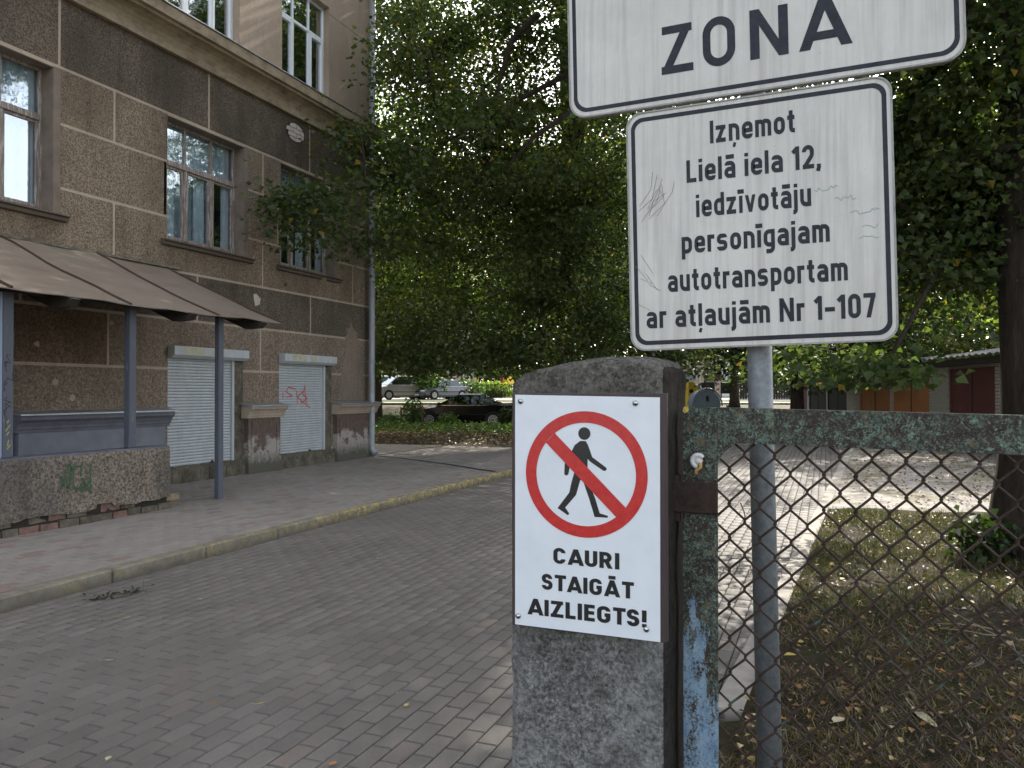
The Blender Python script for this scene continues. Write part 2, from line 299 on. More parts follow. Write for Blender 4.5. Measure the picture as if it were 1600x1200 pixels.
simple('leaf_yellow', (.50, .38, .08), .6, 0, .3, 60); simple('leaf_pale', (.45, .40, .26), .6, 0, .2, 60); simple('leaf_orange', (.38, .16, .04), .7, 0, .4, 50); simple('leaf_green', (.07, .11, .025), .6)
simple('plaster_chip', (.55, .48, .42), .9)

# ------------------------------------------------------------------ object helpers
ORG = {}
def setp(o, label=None, cat=None, group=None, kind=None):
    if label: o['label'] = label
    if cat: o['category'] = cat
    if group: o['group'] = group
    if kind: o['kind'] = kind
    return o
def thing(name, label, cat, loc=(0, 0, 0), group=None, rot=None, local=False):
    o = bpy.data.objects.new(name, None); col.objects.link(o); o.location = loc
    if rot: o.rotation_euler = rot
    o.empty_display_size = .2
    ORG[o.name] = (0, 0, 0) if local else tuple(loc)
    return setp(o, label, cat, group)
def add_mesh(name, me, mat, parent=None, kind=None, label=None):
    o = bpy.data.objects.new(name, me); col.objects.link(o)
    if mat is not None and not me.materials: me.materials.append(M[mat] if isinstance(mat, str) else mat)
    if parent is not None: o.parent = parent; ORG[o.name] = ORG[parent.name]
    else: ORG[o.name] = (0, 0, 0)
    if kind: o['kind'] = kind
    if label: o['label'] = label
    return o
class MB:
    def __init__(s): s.v = []; s.f = []; s.t = []; s.smooth = False
    def poly(s, pts, tone=0.0):
        i = len(s.v); s.v += [tuple(p) for p in pts]; s.f.append(tuple(range(i, i+len(pts)))); s.t += [tone]*len(pts)
    def mesh(s, verts, faces, tone=0.0):
        i = len(s.v); s.v += [tuple(p) for p in verts]; s.f += [tuple(k+i for k in f) for f in faces]; s.t += [tone]*len(verts)
    def box(s, x0, x1, y0, y1, z0, z1, tone=0.0, bev=0.0):
        if x0 > x1: x0, x1 = x1, x0
        if y0 > y1: y0, y1 = y1, y0
        if z0 > z1: z0, z1 = z1, z0
        b = min(bev, (x1-x0)*.4, (y1-y0)*.4, (z1-z0)*.4)
        if b <= 0:
            s.mesh([(x0,y0,z0),(x1,y0,z0),(x1,y1,z0),(x0,y1,z0),(x0,y0,z1),(x1,y0,z1),(x1,y1,z1),(x0,y1,z1)],
                   [(0,3,2,1),(4,5,6,7),(0,1,5,4),(1,2,6,5),(2,3,7,6),(3,0,4,7)], tone)
        else:
            cs = []
            for (X, sx) in ((x0, 1), (x1, -1)):
                for (Y, sy) in ((y0, 1), (y1, -1)):
                    for (Z, sz) in ((z0, 1), (z1, -1)):
                        cs.append([(X, Y+sy*b, Z+sz*b), (X+sx*b, Y, Z+sz*b), (X+sx*b, Y+sy*b, Z)])
            V = [p for c_ in cs for p in c_]
            ix = lambda i, j, k, a: (i*4+j*2+k)*3+a
            F = []
            for i in (0, 1):
                q = [ix(i,0,0,0), ix(i,1,0,0), ix(i,1,1,0), ix(i,0,1,0)]; F.append(q[::-1] if i == 0 else q)
                q = [ix(0,i,0,1), ix(1,i,0,1), ix(1,i,1,1), ix(0,i,1,1)]; F.append(q if i == 0 else q[::-1])
                q = [ix(0,0,i,2), ix(1,0,i,2), ix(1,1,i,2), ix(0,1,i,2)]; F.append(q[::-1] if i == 0 else q)
            for i in (0, 1):
                for j in (0, 1):
                    F.append([ix(i,j,0,0), ix(i,j,1,0), ix(i,j,1,1), ix(i,j,0,1)] if i != j else [ix(i,j,0,1), ix(i,j,1,1), ix(i,j,1,0), ix(i,j,0,0)])
                    F.append([ix(i,0,j,0), ix(i,1,j,0), ix(i,1,j,2), ix(i,0,j,2)] if i == j else [ix(i,0,j,2), ix(i,1,j,2), ix(i,1,j,0), ix(i,0,j,0)])
                    F.append([ix(0,i,j,1), ix(1,i,j,1), ix(1,i,j,2), ix(0,i,j,2)] if i != j else [ix(0,i,j,2), ix(1,i,j,2), ix(1,i,j,1), ix(0,i,j,1)])
                    for k in (0, 1):
                        t = [ix(i,j,k,0), ix(i,j,k,1), ix(i,j,k,2)]; F.append(t if (i+j+k) % 2 else t[::-1])
            s.mesh(V, F, tone)
    def tube(s, pts, rad, sides=6, tone=0.0, cap=True):
        pts = [Vector(p) for p in pts]; n = len(pts)
        if isinstance(rad, (int, float)): rad = [rad]*n
        d0 = (pts[1]-pts[0]).normalized(); up = Vector((0, 0, 1)) if abs(d0.z) < .9 else Vector((1, 0, 0))
        u = d0.cross(up).normalized(); base = len(s.v)
        for i, p in enumerate(pts):
            d = (pts[min(i+1, n-1)]-pts[max(i-1, 0)]).normalized()
            u = (u - d*u.dot(d));  u = u.normalized() if u.length > 1e-6 else d.orthogonal().normalized()
            w = d.cross(u)
            for k in range(sides):
                a = 2*math.pi*k/sides; s.v.append(tuple(p + (u*math.cos(a)+w*math.sin(a))*rad[i])); s.t.append(tone)
        for i in range(n-1):
            for k in range(sides):
                a = base+i*sides+k; b = base+i*sides+(k+1) % sides; s.f.append((a, b, b+sides, a+sides))
        if cap:
            s.f.append(tuple(base+k for k in range(sides))[::-1]); s.f.append(tuple(base+(n-1)*sides+k for k in range(sides)))
    def prism(s, poly, a0, a1, axis='y', tone=0.0):
        n = len(poly)
        def P(p, a):
            if axis == 'y': return (p[0], a, p[1])
            if axis == 'x': return (a, p[0], p[1])
            return (p[0], p[1], a)
        s.mesh([P(p, a0) for p in poly]+[P(p, a1) for p in poly],
               [tuple(range(n))[::-1], tuple(range(n, 2*n))]+[(i, (i+1) % n, n+(i+1) % n, n+i) for i in range(n)], tone)
    def build(s, name, mat, parent=None, kind=None, label=None, smooth=None, tone=False, fixn=False):
        me = bpy.data.meshes.new(name)
        o_ = ORG[parent.name] if parent is not None else (0, 0, 0)
        me.from_pydata([(x-o_[0], y-o_[1], z-o_[2]) for x, y, z in s.v], [], s.f)
        if tone:
            a = me.attributes.new('tone', 'FLOAT', 'POINT'); a.data.foreach_set('value', s.t)
        if fixn:
            import bmesh
            bm = bmesh.new(); bm.from_mesh(me); bmesh.ops.remove_doubles(bm, verts=bm.verts, dist=1e-5); bmesh.ops.recalc_face_normals(bm, faces=bm.faces); bm.to_mesh(me); bm.free()
        if smooth: me.polygons.foreach_set('use_smooth', [True]*len(me.polygons))
        me.update()
        return add_mesh(name, me, mat, parent, kind, label)
def np_mesh(name, V, F, tone=None):
    me = bpy.data.meshes.new(name); nv = len(V); nf, k = F.shape
    me.vertices.add(nv); me.vertices.foreach_set('co', V.astype(np.float32).ravel())
    me.loops.add(nf*k); me.loops.foreach_set('vertex_index', F.astype(np.int32).ravel())
    me.polygons.add(nf); me.polygons.foreach_set('loop_start', np.arange(0, nf*k, k, dtype=np.int32)); me.polygons.foreach_set('loop_total', np.full(nf, k, dtype=np.int32))
    if tone is not None:
        a = me.attributes.new('tone', 'FLOAT', 'POINT'); a.data.foreach_set('value', tone.astype(np.float32))
    me.update(); me.validate(); return me
def lonely(name, mb, mat, label, cat, group=None, **k):
    o = mb.build(name, mat, **k); return setp(o, label, cat, group)
# text and flat print ------------------------------------------------
def fillet(P, rad, closed=False):
    """round the corners of a centre line; rad is one radius or one per vertex"""
    n = len(P); out = []
    for i, p in enumerate(P):
        r_ = rad if isinstance(rad, (int, float)) else rad[i]
        if (not closed and i in (0, n-1)) or r_ <= 0: out.append(p); continue
        a, b = Vector(P[i-1]), Vector(P[(i+1) % n]); p = Vector(p); u, v = (a-p), (b-p); lu, lv = u.length, v.length; u.normalize(); v.normalize()
        half = math.acos(max(-1, min(1, u.dot(v))))/2; t = min(r_/max(.05, math.tan(half)), lu*.5 if (closed or 0 < i-1 or True) else lu, lv*.5) if closed else min(r_/max(.05, math.tan(half)), lu*(.5 if i-1 > 0 else .98), lv*(.5 if i+1 < n-1 else .98))
        rr = t*math.tan(half); c = p+(u+v).normalized()*(rr/math.sin(half)); s0 = p+u*t-c; s1 = p+v*t-c
        a0 = math.atan2(s0.y, s0.x); a1 = math.atan2(s1.y, s1.x); d = (a1-a0+math.pi) % (2*math.pi)-math.pi
        for k in range(8): a = a0+d*k/7; out.append((c.x+rr*math.cos(a), c.y+rr*math.sin(a)))
    return out
def ribbon(P, w, closed=False):
    P = [Vector(p) for p in P]; Q = [P[0]]
    for p in P[1:]:
        if (p-Q[-1]).length > 1e-4: Q.append(p)
    if closed and (Q[0]-Q[-1]).length < 1e-4: Q.pop()
    n = len(Q); L = []; R_ = []
    for i, p in enumerate(Q):
        d0 = (p-Q[i-1]).normalized() if (i or closed) else (Q[1]-p).normalized(); d1 = (Q[(i+1) % n]-p).normalized() if (i < n-1 or closed) else d0
        m_ = (d0+d1); m_ = m_.normalized() if m_.length > 1e-3 else d1; nn = Vector((-m_.y, m_.x)); k = min(2.2, 1/max(.3, abs(nn.dot(Vector((-d0.y, d0.x)))))); L.append(p+nn*w/2*k); R_.append(p-nn*w/2*k)
    m = n if closed else n-1
    return [[L[i], L[(i+1) % n], R_[(i+1) % n], R_[i]] for i in range(m)]
def glyph(ch, w):
    """returns (polygons, width) of a technical grotesque letter, cap height 1"""
    h = w/2; X = .745-h; T = 1-h; B = h; q = .36; G_ = []
    line = lambda P, rad=0, cl=False: G_.append(ribbon(fillet(P, rad, cl), w, cl))
    def diag(x0, y0, x1, y1, k=1.0):
        L = math.hypot(x1-x0, y1-y0); e = h*L/abs(y1-y0)*k; G_.append([[Vector((x0-e, y0)), Vector((x0+e, y0)), Vector((x1+e, y1)), Vector((x1-e, y1))]])
    bar = lambda x0, x1, y: line([(x0, y), (x1, y)])
    W_ = q+w
    c = {'ā': 'a', 'ī': 'i_', 'ļ': 'l', 'ņ': 'n', 'Ā': 'A'}.get(ch, ch); wide = False
    if c in ('I', 'l', '!'): 
        if c == '!': line([(h, .30), (h, 1)]); line([(h, 0), (h, .2)])
        else: line([(h, 0), (h, 1)])
        W_ = w
    elif c in ('i', 'i_'): line([(h, 0), (h, .745)]); W_ = w; (line([(h, .85), (h, 1.0)]) if c == 'i' else None)
    elif c == 'j': line([(h, .745), (h, -.19), (h-.14, -.19)], .10); line([(h, .85), (h, 1.0)]); W_ = w
    elif c == 'z': bar(0, W_-.04, X); bar(0, W_-.04, B); diag(W_-.04-h*1.3, X, h*1.3, B)
    elif c == 'n': line([(h, 0), (h, .745)]); line([(h, X), (h+q, X), (h+q, 0)], .2)
    elif c == 'm': line([(h, 0), (h, .745)]); line([(h, X), (h+.31, X), (h+.31, 0)], .15); line([(h+.31, X), (h+.62, X), (h+.62, 0)], .15); W_ = .62+w
    elif c == 'e': line([(h+.03, .365), (h+q, .365), (h+q, X), (h, X), (h, B), (h+q, B), (h+q, .2)], [0, 0, .18, .18, .18, .13, 0])
    elif c == 'o': line([(h, B), (h, X), (h+q, X), (h+q, B)], .18, True)
    elif c == 't': line([(h+.08, .95), (h+.08, B), (.36, B)], .12); bar(0, .35, X); W_ = .37
    elif c == 'a': line([(h+.02, .56), (h+.02, X), (h+q, X), (h+q, 0)], [0, .13, .17, 0]); line([(h+q, .40), (h, .40), (h, B), (h+q, B)], [0, .15, .15, 0])
    elif c == 'L': line([(h, 1), (h, B), (.50, B)]); W_ = .50
    elif c == 'd': line([(h+q, 0), (h+q, 1)]); line([(h+q, X), (h, X), (h, B), (h+q, B)], .18)
    elif c == 'v': diag(h, .745, .28, 0, .9); diag(.56-h, .745, .28, 0, .9); W_ = .56
    elif c == 'u': line([(h, .745), (h, B), (h+q, B)], .2); line([(h+q, 0), (h+q, .745)])
    elif c == 'p': line([(h, -.255), (h, .745)]); line([(h, X), (h+q, X), (h+q, B), (h, B)], .18)
    elif c == 'r': line([(h, 0), (h, .745)]); line([(h, X-.04), (h+.08, X), (.36, X)], .1); W_ = .36
    elif c == 's': line([(h+q-.03, .57), (h+q-.03, X), (h, X), (h, .39), (h+q-.02, .355), (h+q-.02, B), (h, B), (h, .18)], [0, .13, .13, .12, .12, .13, .13, 0])
    elif c == 'g': line([(h+q, .745), (h+q, -.19), (h+.03, -.19)], .16); line([(h+q, X), (h, X), (h, B), (h+q, B)], .18)
    elif c == ',': line([(h, .16), (h, .02), (h-.05, -.14)], .05); W_ = w+.04
    elif c == '–': bar(0, .44, .42); W_ = .44
    elif c == '1': line([(.24, 0), (.24, 1)]); line([(.02, .74), (.24, .94)]); W_ = .24+h
    elif c == '2': line([(h, .72), (h, T), (h+q, T), (h+q, .56), (h+.02, B)], [0, .18, .18, .16, 0]); bar(.02, q+w, B)
    elif c == '0': line([(h, B), (h, T), (h+q, T), (h+q, B)], .18, True)
    elif c == '7': bar(0, .52, T); diag(.52-h*1.05, T, .20, 0); W_ = .52
    elif c == 'N': line([(h, 0), (h, 1)]); line([(.66-h, 0), (.66-h, 1)]); diag(h, 1, .66-h, 0, .9); W_ = .66
    elif c == 'A': diag(h*.9, 0, .40, 1); diag(.80-h*.9, 0, .40, 1); bar(.16, .64, .25); W_ = .80
    elif c == 'Z': bar(.02, .62, T); bar(0, .64, B); diag(.62-h*1.3, T, h*1.3, B); W_ = .64
    elif c == 'O': line([(h, B), (h, T), (.68-h, T), (.68-h, B)], .27, True); W_ = .68
    elif c == 'C': line([(.62-h, .69), (.62-h, T), (h, T), (h, B), (.62-h, B), (.62-h, .31)], [0, .23, .24, .24, .23, 0]); W_ = .64
    elif c == 'G': line([(.64-h, .70), (.64-h, T), (h, T), (h, B), (.64-h, B), (.64-h, .48), (.36, .48)], [0, .23, .24, .24, .23, 0, 0]); W_ = .66
    elif c == 'U': line([(h, 1), (h, B), (.62-h, B), (.62-h, 1)], .22); W_ = .62
    elif c == 'R': line([(h, 0), (h, 1)]); line([(h, T), (.60-h, T), (.60-h, .46), (h, .46)], .20); diag(.33, .48, .62-h*.8, 0); W_ = .66
    elif c == 'S': line([(.56-h, .70), (.56-h, T), (h, T), (h, .54), (.58-h, .48), (.58-h, B), (h, B), (h, .28)], [0, .2, .2, .17, .17, .2, .2, 0]); W_ = .60
    elif c == 'T': bar(0, .60, T); line([(.30, 0), (.30, 1-w)]); W_ = .60
    elif c == 'E': line([(h, 0), (h, 1)]); bar(w, .52, T); bar(w, .49, .51); bar(w, .52, B); W_ = .53
    elif c == ' ': W_ = .20
    if ch == 'ā': bar(.08, W_-.06, .93)
    if ch == 'ī': bar(h-.17, h+.17, .93)
    if ch == 'Ā': bar(.22, .58, 1.16)
    if ch in 'ļņ' and ch: cx_ = W_/2; G_.append(ribbon([Vector((cx_+.03, -.09)), Vector((cx_-.03, -.28))], w*.75))
    return G_, W_
def put_text(s, u0, u1, base, cap, y, parent, mat, bold=.16, name='lettering', slope=0.0, gap=.125):
    w = bold; x = 0; parts = []
    for ch in s:
        G_, W_ = glyph(ch, w); parts.append((x, G_)); x += W_+(gap if ch not in 'AT' else gap*.55)
    tot = x-gap; k = (u1-u0)/tot; mb = MB(); lay_ = 0
    for x0, G_ in parts:
        for st in G_:
            lay_ += 1; yy = y-(lay_ % 9)*2.5e-5
            for quad in st:
                P = [(u0+(x0+p.x)*k, base+p.y*cap) for p in quad]; P = [(a, b+slope*(a-u0)) for a, b in P]
                mb.poly([(a, yy, b) for a, b in P])
    return mb.build(name, mat, parent, kind='stuff' if False else None)
def rrect(x0, x1, z0, z1, r, n=8):
    P = []
    for cx, cz, a0 in ((x1-r, z1-r, 0), (x0+r, z1-r, 90), (x0+r, z0+r, 180), (x1-r, z0+r, 270)):
        for k in range(n+1):
            a = R(a0+90*k/n); P.append((cx+r*math.cos(a), cz+r*math.sin(a)))
    return P
def stroke(mb, pts, w, fn):              # flat brush line, fn maps (a,b) to 3-D
    for (a0, b0), (a1, b1) in zip(pts[:-1], pts[1:]):
        L = math.hypot(a1-a0, b1-b0) or 1e-6; nx, nz = -(b1-b0)/L*w/2, (a1-a0)/L*w/2; ex, ez = (a1-a0)/L*w*.3, (b1-b0)/L*w*.3
        off = random.uniform(0, .0008)
        mb.poly([fn(a0-ex+nx, b0-ez+nz, off), fn(a1+ex+nx, b1+ez+nz, off), fn(a1+ex-nx, b1+ez-nz, off), fn(a0-ex-nx, b0-ez-nz, off)])

# ================================================================== SETTING: ground, road, pavement
EDGE = lambda y: -0.58 + .056*y          # right edge of the paved street
def grid(x0, x1, y0, y1, nx, ny, fz, name, mat, kind='structure', parent=None):
    xs = np.linspace(x0, x1, nx+1); ys = np.linspace(y0, y1, ny+1); V = []; F = []
    for y in ys:
        for x in xs: V.append((x, y, fz(x, y)))
    for j in range(ny):
        for i in range(nx):
            a = j*(nx+1)+i; F.append((a, a+1, a+nx+2, a+nx+1))
    me = bpy.data.meshes.new(name); me.from_pydata(V, [], F); me.polygons.foreach_set('use_smooth', [True]*len(F)); me.update()
    return add_mesh(name, me, mat, parent, kind)
grid(-400, 400, -150, 650, 160, 160, lambda x, y: terrain(x, y)-.03-(.25 if (abs(x) < 30 and -20 < y < 18) else 0), 'ground', 'far_ground')
road = MB(); road.mesh([(-5.21, -8, -.012), (EDGE(-8)-.1, -8, -.012), (EDGE(30)-.1, 30, -.012), (-5.21, 30, -.012)], [(0, 1, 2, 3)])
road = road.build('road', 'joint_sand', kind='structure')
walk = MB(); walk.box(-12, -5.33, -8, 18.4, -.05, .09); walk.box(-30, -12, 14.7, 18.4, -.05, .088)
walk = walk.build('pavement', 'joint_sand', kind='structure')
yard = MB(); yard.mesh([(EDGE(10.6)+.0, 10.6, .004), (30, 12.2, .004), (30, 34, .004), (EDGE(34), 34, .004)], [(0, 1, 2, 3)])
yard.build('yard', 'yard_asphalt', kind='structure')
def gz(x, y): return .012+.03*noise.noise(Vector((x*.9, y*.9, 0)))+.012*noise.noise(Vector((x*5, y*5, 3)))+.03*min(1, max(0, x-EDGE(y)))
lawnV = []; lawnF = []
ny, nx = 90, 60
for j in range(ny+1):
    y = -3+13.75*j/ny
    for i in range(nx+1):
        x0 = EDGE(y)+.005-(.22 if y < 3.7 else 0); x = x0+(9-x0)*i/nx; yy = y+.35*smooth(9, 10.75, y)*noise.noise(Vector((x*1.2, 0, 0)))+(x-EDGE(y))*.17*smooth(2, 10.75, y)
        lawnV.append((x, yy, gz(x, yy)))
for j in range(ny):
    for i in range(nx):
        a = j*(nx+1)+i; lawnF.append((a, a+1, a+nx+2, a+nx+1))
me = bpy.data.meshes.new('lawn'); me.from_pydata(lawnV, [], lawnF); me.polygons.foreach_set('use_smooth', [True]*len(lawnF)); me.update()
add_mesh('lawn', me, 'soil', kind='structure')
# verge beyond the pavement, slightly raised bank of earth
grid(-40, 24, 18.2, 37, 80, 40, lambda x, y: (.10+.10*smooth(18.2, 20.5, y)+.04*noise.noise(Vector((x*.8, y*.8, 1)))-.28*smooth(24, 36, y)) if x < -5.4 else -.25, 'verge', 'soil')
# far lane
lane = MB()
for k in range(20):
    x0, x1 = -46+5*k, -41+5*k
    P = []
    for (x, zc) in ((x0, 48), (x1, 48), (x1, 62), (x0, 62)):
        X, Y = W(x, zc); P.append((X, Y, terrain(X, Y)+.05))
    lane.poly(P)
lane.build('lane', 'lane_asphalt', kind='structure')

# pavers --------------------------------------------------------------
def paver_mesh(name, w, l, mat):
    mb = MB(); b = .0048; hw, hl = w/2-.0034, l/2-.0032; z0 = -.03
    mb.mesh([(-hw, -hl, z0), (hw, -hl, z0), (hw, hl, z0), (-hw, hl, z0), (-hw, -hl, -b), (hw, -hl, -b), (hw, hl, -b), (-hw, hl, -b),
             (-hw+b, -hl+b, 0), (hw-b, -hl+b, 0), (hw-b, hl-b, 0), (-hw+b, hl-b, 0)],
            [(0, 1, 5, 4), (1, 2, 6, 5), (2, 3, 7, 6), (3, 0, 4, 7), (4, 5, 9, 8), (5, 6, 10, 9), (6, 7, 11, 10), (7, 4, 8, 11), (8, 9, 10, 11)])
    return mb
def lay(parent, x0, x1, y0, y1, z, mat, inside, wavy):
    w, l = .1, .2; items = []
    nx_ = int(round((x1-x0)/w)); ny_ = int((y1-y0)/l)+1
    for i in range(nx_):
        off = (i % 2)*.1 + random.uniform(-.006, .006)
        drift = 0
        for j in range(ny_+1):
            x = x0+(i+.5)*w; y = y0+j*l-off+random.uniform(-.0015, .0015)
            if not inside(x, y) or y > y1 or y < y0-.1: continue
            zz = z+random.uniform(-.0004, .0004)+.006*noise.noise(Vector((x*.8, y*.8, 5)))
            zc = -S21*x+C21*y; xc = C21*x+S21*y
            vis = zc > .8 and abs(xc/zc) < .68 and (z-1.5)/zc > -.52
            blocked = -.01 < xc/zc < .205
            items.append((zc if vis and not blocked else 99+zc, x, y, zz, random.uniform(-.0015, .0015), random.uniform(-.002, .002)))
    items.sort()
    base = paver_mesh('paver', w, l, mat); me = bpy.data.meshes.new('paver'); me.from_pydata(base.v, [], base.f); me.update(); me.materials.append(M[mat])
    for it in items[:300]:
        o = bpy.data.objects.new('paver', me); col.objects.link(o); o.parent = parent
        o.location = (it[1], it[2], it[3]); o.rotation_euler = (it[4], it[5], random.uniform(-.006, .006))
    bv = np.array(base.v); bf = [f for f in base.f[:]]
    rest = items[300:]; V = []; T = []; n = len(bv)
    P = np.array([(a[1], a[2], a[3]) for a in rest]); tl = np.array([(a[4], a[5]) for a in rest])
    V = bv[None]+P[:, None, :]; V[:, :, 2] += bv[None, :, 1]*tl[:, 0:1] - bv[None, :, 0]*tl[:, 1:2]
    tone = np.repeat(RNG.random(len(rest)), n)
    F = np.array(bf)[None]+(np.arange(len(rest))*n)[:, None, None]
    me2 = np_mesh('pavers', V.reshape(-1, 3), F.reshape(-1, 4), tone)
    add_mesh('paver_field', me2, mat, parent, 'stuff')
lay(road, -5.2, 1.2, .0, 29.8, 0.0, 'road_paver', lambda x, y: x < EDGE(y)-.08, 0)
lay(walk, -9.13, -5.33, 1.5, 18.3, .105, 'walk_paver', lambda x, y: not (x < -7.3 and y < 7.1), 0)
lay2 = MB()
for i in range(0, 60):
    for j in range(18):
        x = -15+i*.1; y = 14.75+j*.2+(i % 2)*.1
        if x < -9.2: lay2.box(x-.048, x+.048, y-.098, y+.098, .06, .105, random.random())
lay2.build('paver_field', 'walk_paver', walk, 'stuff', tone=True)
# drainage groove across the pavement from the downpipe
gr = MB()
gp = [(-9.0, 14.75), (-8.4, 14.55), (-7.6, 14.1), (-6.6, 13.5), (-5.9, 13.0), (-5.34, 12.65)]
for a, b in zip(gp[:-1], gp[1:]):
    gr.mesh([(a[0], a[1]-.05, .112), (b[0], b[1]-.05, .112), (b[0], b[1]+.05, .112), (a[0], a[1]+.05, .112)], [(0, 1, 2, 3)])
gr.build('drain_channel', 'dark_gap', walk)
# kerb
kerb = MB(); kerb.box(-5.32, -5.215, -8, 18, -.06, -.02); kerb = kerb.build('kerb', 'joint_sand', kind='structure')
ks = MB(); ks.box(-.062, .062, -.497, .497, -.08, .106, 0, .012); kme = bpy.data.meshes.new('kerb_stone'); kme.from_pydata(ks.v, [], ks.f); kme.update(); kme.materials.append(M['kerb'])
for k in range(20):
    o = bpy.data.objects.new('kerb_stone', kme); col.objects.link(o); o.parent = kerb
    o.location = (-5.262+random.uniform(-.004, .004), -.9+k*1.0, random.uniform(-.004, .004)); o.rotation_euler = (random.uniform(-.003, .003), random.uniform(-.02, .02), random.uniform(-.003, .003))
# edging slabs on the right
edg = MB(); edg.box(-.2, -.1, -8, -7.9, -.2, -.1); edging = edg.build('edging', 'slab', kind='structure')
es = MB(); es.box(-.07, .07, -.497, .497, -.08, .018, 0, .006); eme = bpy.data.meshes.new('edging_slab'); eme.from_pydata(es.v, [], es.f); eme.update(); eme.materials.append(M['slab'])
for k in range(4, 26):
    y = .3+k*1.0
    o = bpy.data.objects.new('edging_slab', eme); col.objects.link(o); o.parent = edging
    o.location = (EDGE(y)-.065, y, random.uniform(-.003, .003)); o.rotation_euler = (0, random.uniform(-.01, .01), -.056)

# ================================================================== APARTMENT BUILDING
FX = -9.16; YE = 14.65
bld = thing('apartment_building', 'old brown rendered apartment block with dark joints, shuttered basement windows and white upper windows', 'building', (FX, 5, 0))
openings = [(5.45, 7.16, 3.80, 5.66), (9.03, 10.72, 3.80, 5.66), (11.68, 13.36, 3.80, 5.66), (3.0, 4.5, 3.8, 5.66),
            (9.055, 10.70, .33, 2.19), (11.645, 13.27, .33, 2.19), (5.25, 6.55, .1, 2.25)]
upper = [(9.03, 10.58, 7.15, 9.35), (11.70, 13.17, 7.15, 9.15), (5.9, 7.5, 7.15, 9.35)]
def cut_rect(mb, y0, y1, z0, z1, holes, x, xb=None):
    ys = sorted({y0, y1, *[v for h in holes for v in (h[0], h[1]) if y0 < v < y1]})
    zs = sorted({z0, z1, *[v for h in holes for v in (h[2], h[3]) if z0 < v < z1]})
    solid = {}
    for i in range(len(ys)-1):
        for j in range(len(zs)-1):
            cy, cz = (ys[i]+ys[i+1])/2, (zs[j]+zs[j+1])/2
            solid[i, j] = not any(h[0] < cy < h[1] and h[2] < cz < h[3] for h in holes)
    for (i, j), sd_ in solid.items():
        if not sd_: continue
        a, b, c, d = ys[i], ys[i+1], zs[j], zs[j+1]
        mb.poly([(x, a, c), (x, b, c), (x, b, d), (x, a, d)])
        if xb is not None:
            if not solid.get((i-1, j)): mb.poly([(xb, a, c), (x, a, c), (x, a, d), (xb, a, d)])
            if not solid.get((i+1, j)): mb.poly([(x, b, c), (xb, b, c), (xb, b, d), (x, b, d)])
            if not solid.get((i, j-1)): mb.poly([(xb, a, c), (xb, b, c), (x, b, c), (x, a, c)])
            if not solid.get((i, j+1)): mb.poly([(x, a, d), (x, b, d), (xb, b, d), (xb, a, d)])
wall = MB(); cut_rect(wall, -4, YE, .0, 13, openings+upper, FX-.004)
for (a, b, c, d) in openings+upper:       # reveals
    xi = FX-.36
    wall.poly([(FX-.004, b, c), (xi, b, c), (xi, b, d), (FX-.004, b, d)]); wall.poly([(xi, a, c), (FX-.004, a, c), (FX-.004, a, d), (xi, a, d)])
    wall.poly([(FX-.004, a, d), (FX-.004, b, d), (xi, b, d), (xi, a, d)]); wall.poly([(xi, a, c), (xi, b, c), (FX-.004, b, c), (FX-.004, a, c)])
wall.poly([(FX-.004, YE, 0), (-21, YE, 0), (-21, YE, 13), (FX-.004, YE, 13)]); wall.poly([(-21, YE, 0), (-21, -4, 0), (-21, -4, 13), (-21, YE, 13)])
wall.poly([(-21, -4, 0), (FX-.004, -4, 0), (FX-.004, -4, 13), (-21, -4, 13)]); wall.poly([(-21, -4, 13), (FX-.004, -4, 13), (FX-.004, YE, 13), (-21, YE, 13)])
wall.build('wall', 'plaster_joint', bld)
rf = MB(); rf.box(-21.4, FX+.5, -4.4, YE+.4, 13.002, 13.3); rf.prism([(-21.4, 13.3), (FX+.5, 13.3), (-15.2, 15.2)], -4.4, YE+.4); rf.build('roof', 'far_brown', bld)
J = .02
def panel(y0, y1, z0, z1, mat):
    for (a, b, c, d) in openings+upper:
        if c <= z0+.03 and d >= z1-.06 and a < y1-.03 and b > y0+.03:
            if a-y0 > .08: panel_piece(y0, a, z0, z1, mat, 1, 0)
            if y1-b > .08: panel(b-J, y1, z0, z1, mat)
            return
    panel_piece(y0, y1, z0, z1, mat, 1, 1)
def panel_piece(y0, y1, z0, z1, mat, j0, j1):
    mb = MB(); hs = [(a-.0, b+.0, c, d) for a, b, c, d in openings+upper]
    if not j1: y1 += J
    y0 += J; y1 -= J; z0 += J; z1 -= J
    if y1-y0 < .05: return
    cut_rect(mb, y0, y1, z0, z1, hs, FX, FX-.004)
    if mb.v: mb.build('render_panel', mat, bld)
rows = [(5.69, 6.70, [-4, 1.93, 4.58, 7.236, 9.887, 12.538, YE], 'render_soot'),
        (4.96, 5.69, [-4, 1.9, 4.98, 8.086, 11.194, 14.03, YE], 'render_brown'),
        (4.13, 4.96, [-4, 5.4, 8.95, 11.6, YE], 'render_brown'),
        (3.33, 4.13, [-4, 1.9, 4.98, 8.086, 11.194, 14.03, YE], 'render_brown'),
        (2.60, 3.33, [-4, 3.8, 6.726, 9.652, 12.578, YE], 'render_soot'),
        (1.85, 2.60, [-4, 5.0, 8.0, 11.144, YE], 'render_base')]
for z0, z1, yy, mt in rows:
    for a, b in zip(yy[:-1], yy[1:]):
        if z0 == 4.13 and b == 8.95: b = 9.03-J+J
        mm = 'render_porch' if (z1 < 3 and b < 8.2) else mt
        panel(a if a > -4 else a-J, b if b < YE else b+J, z0, z1, mm)
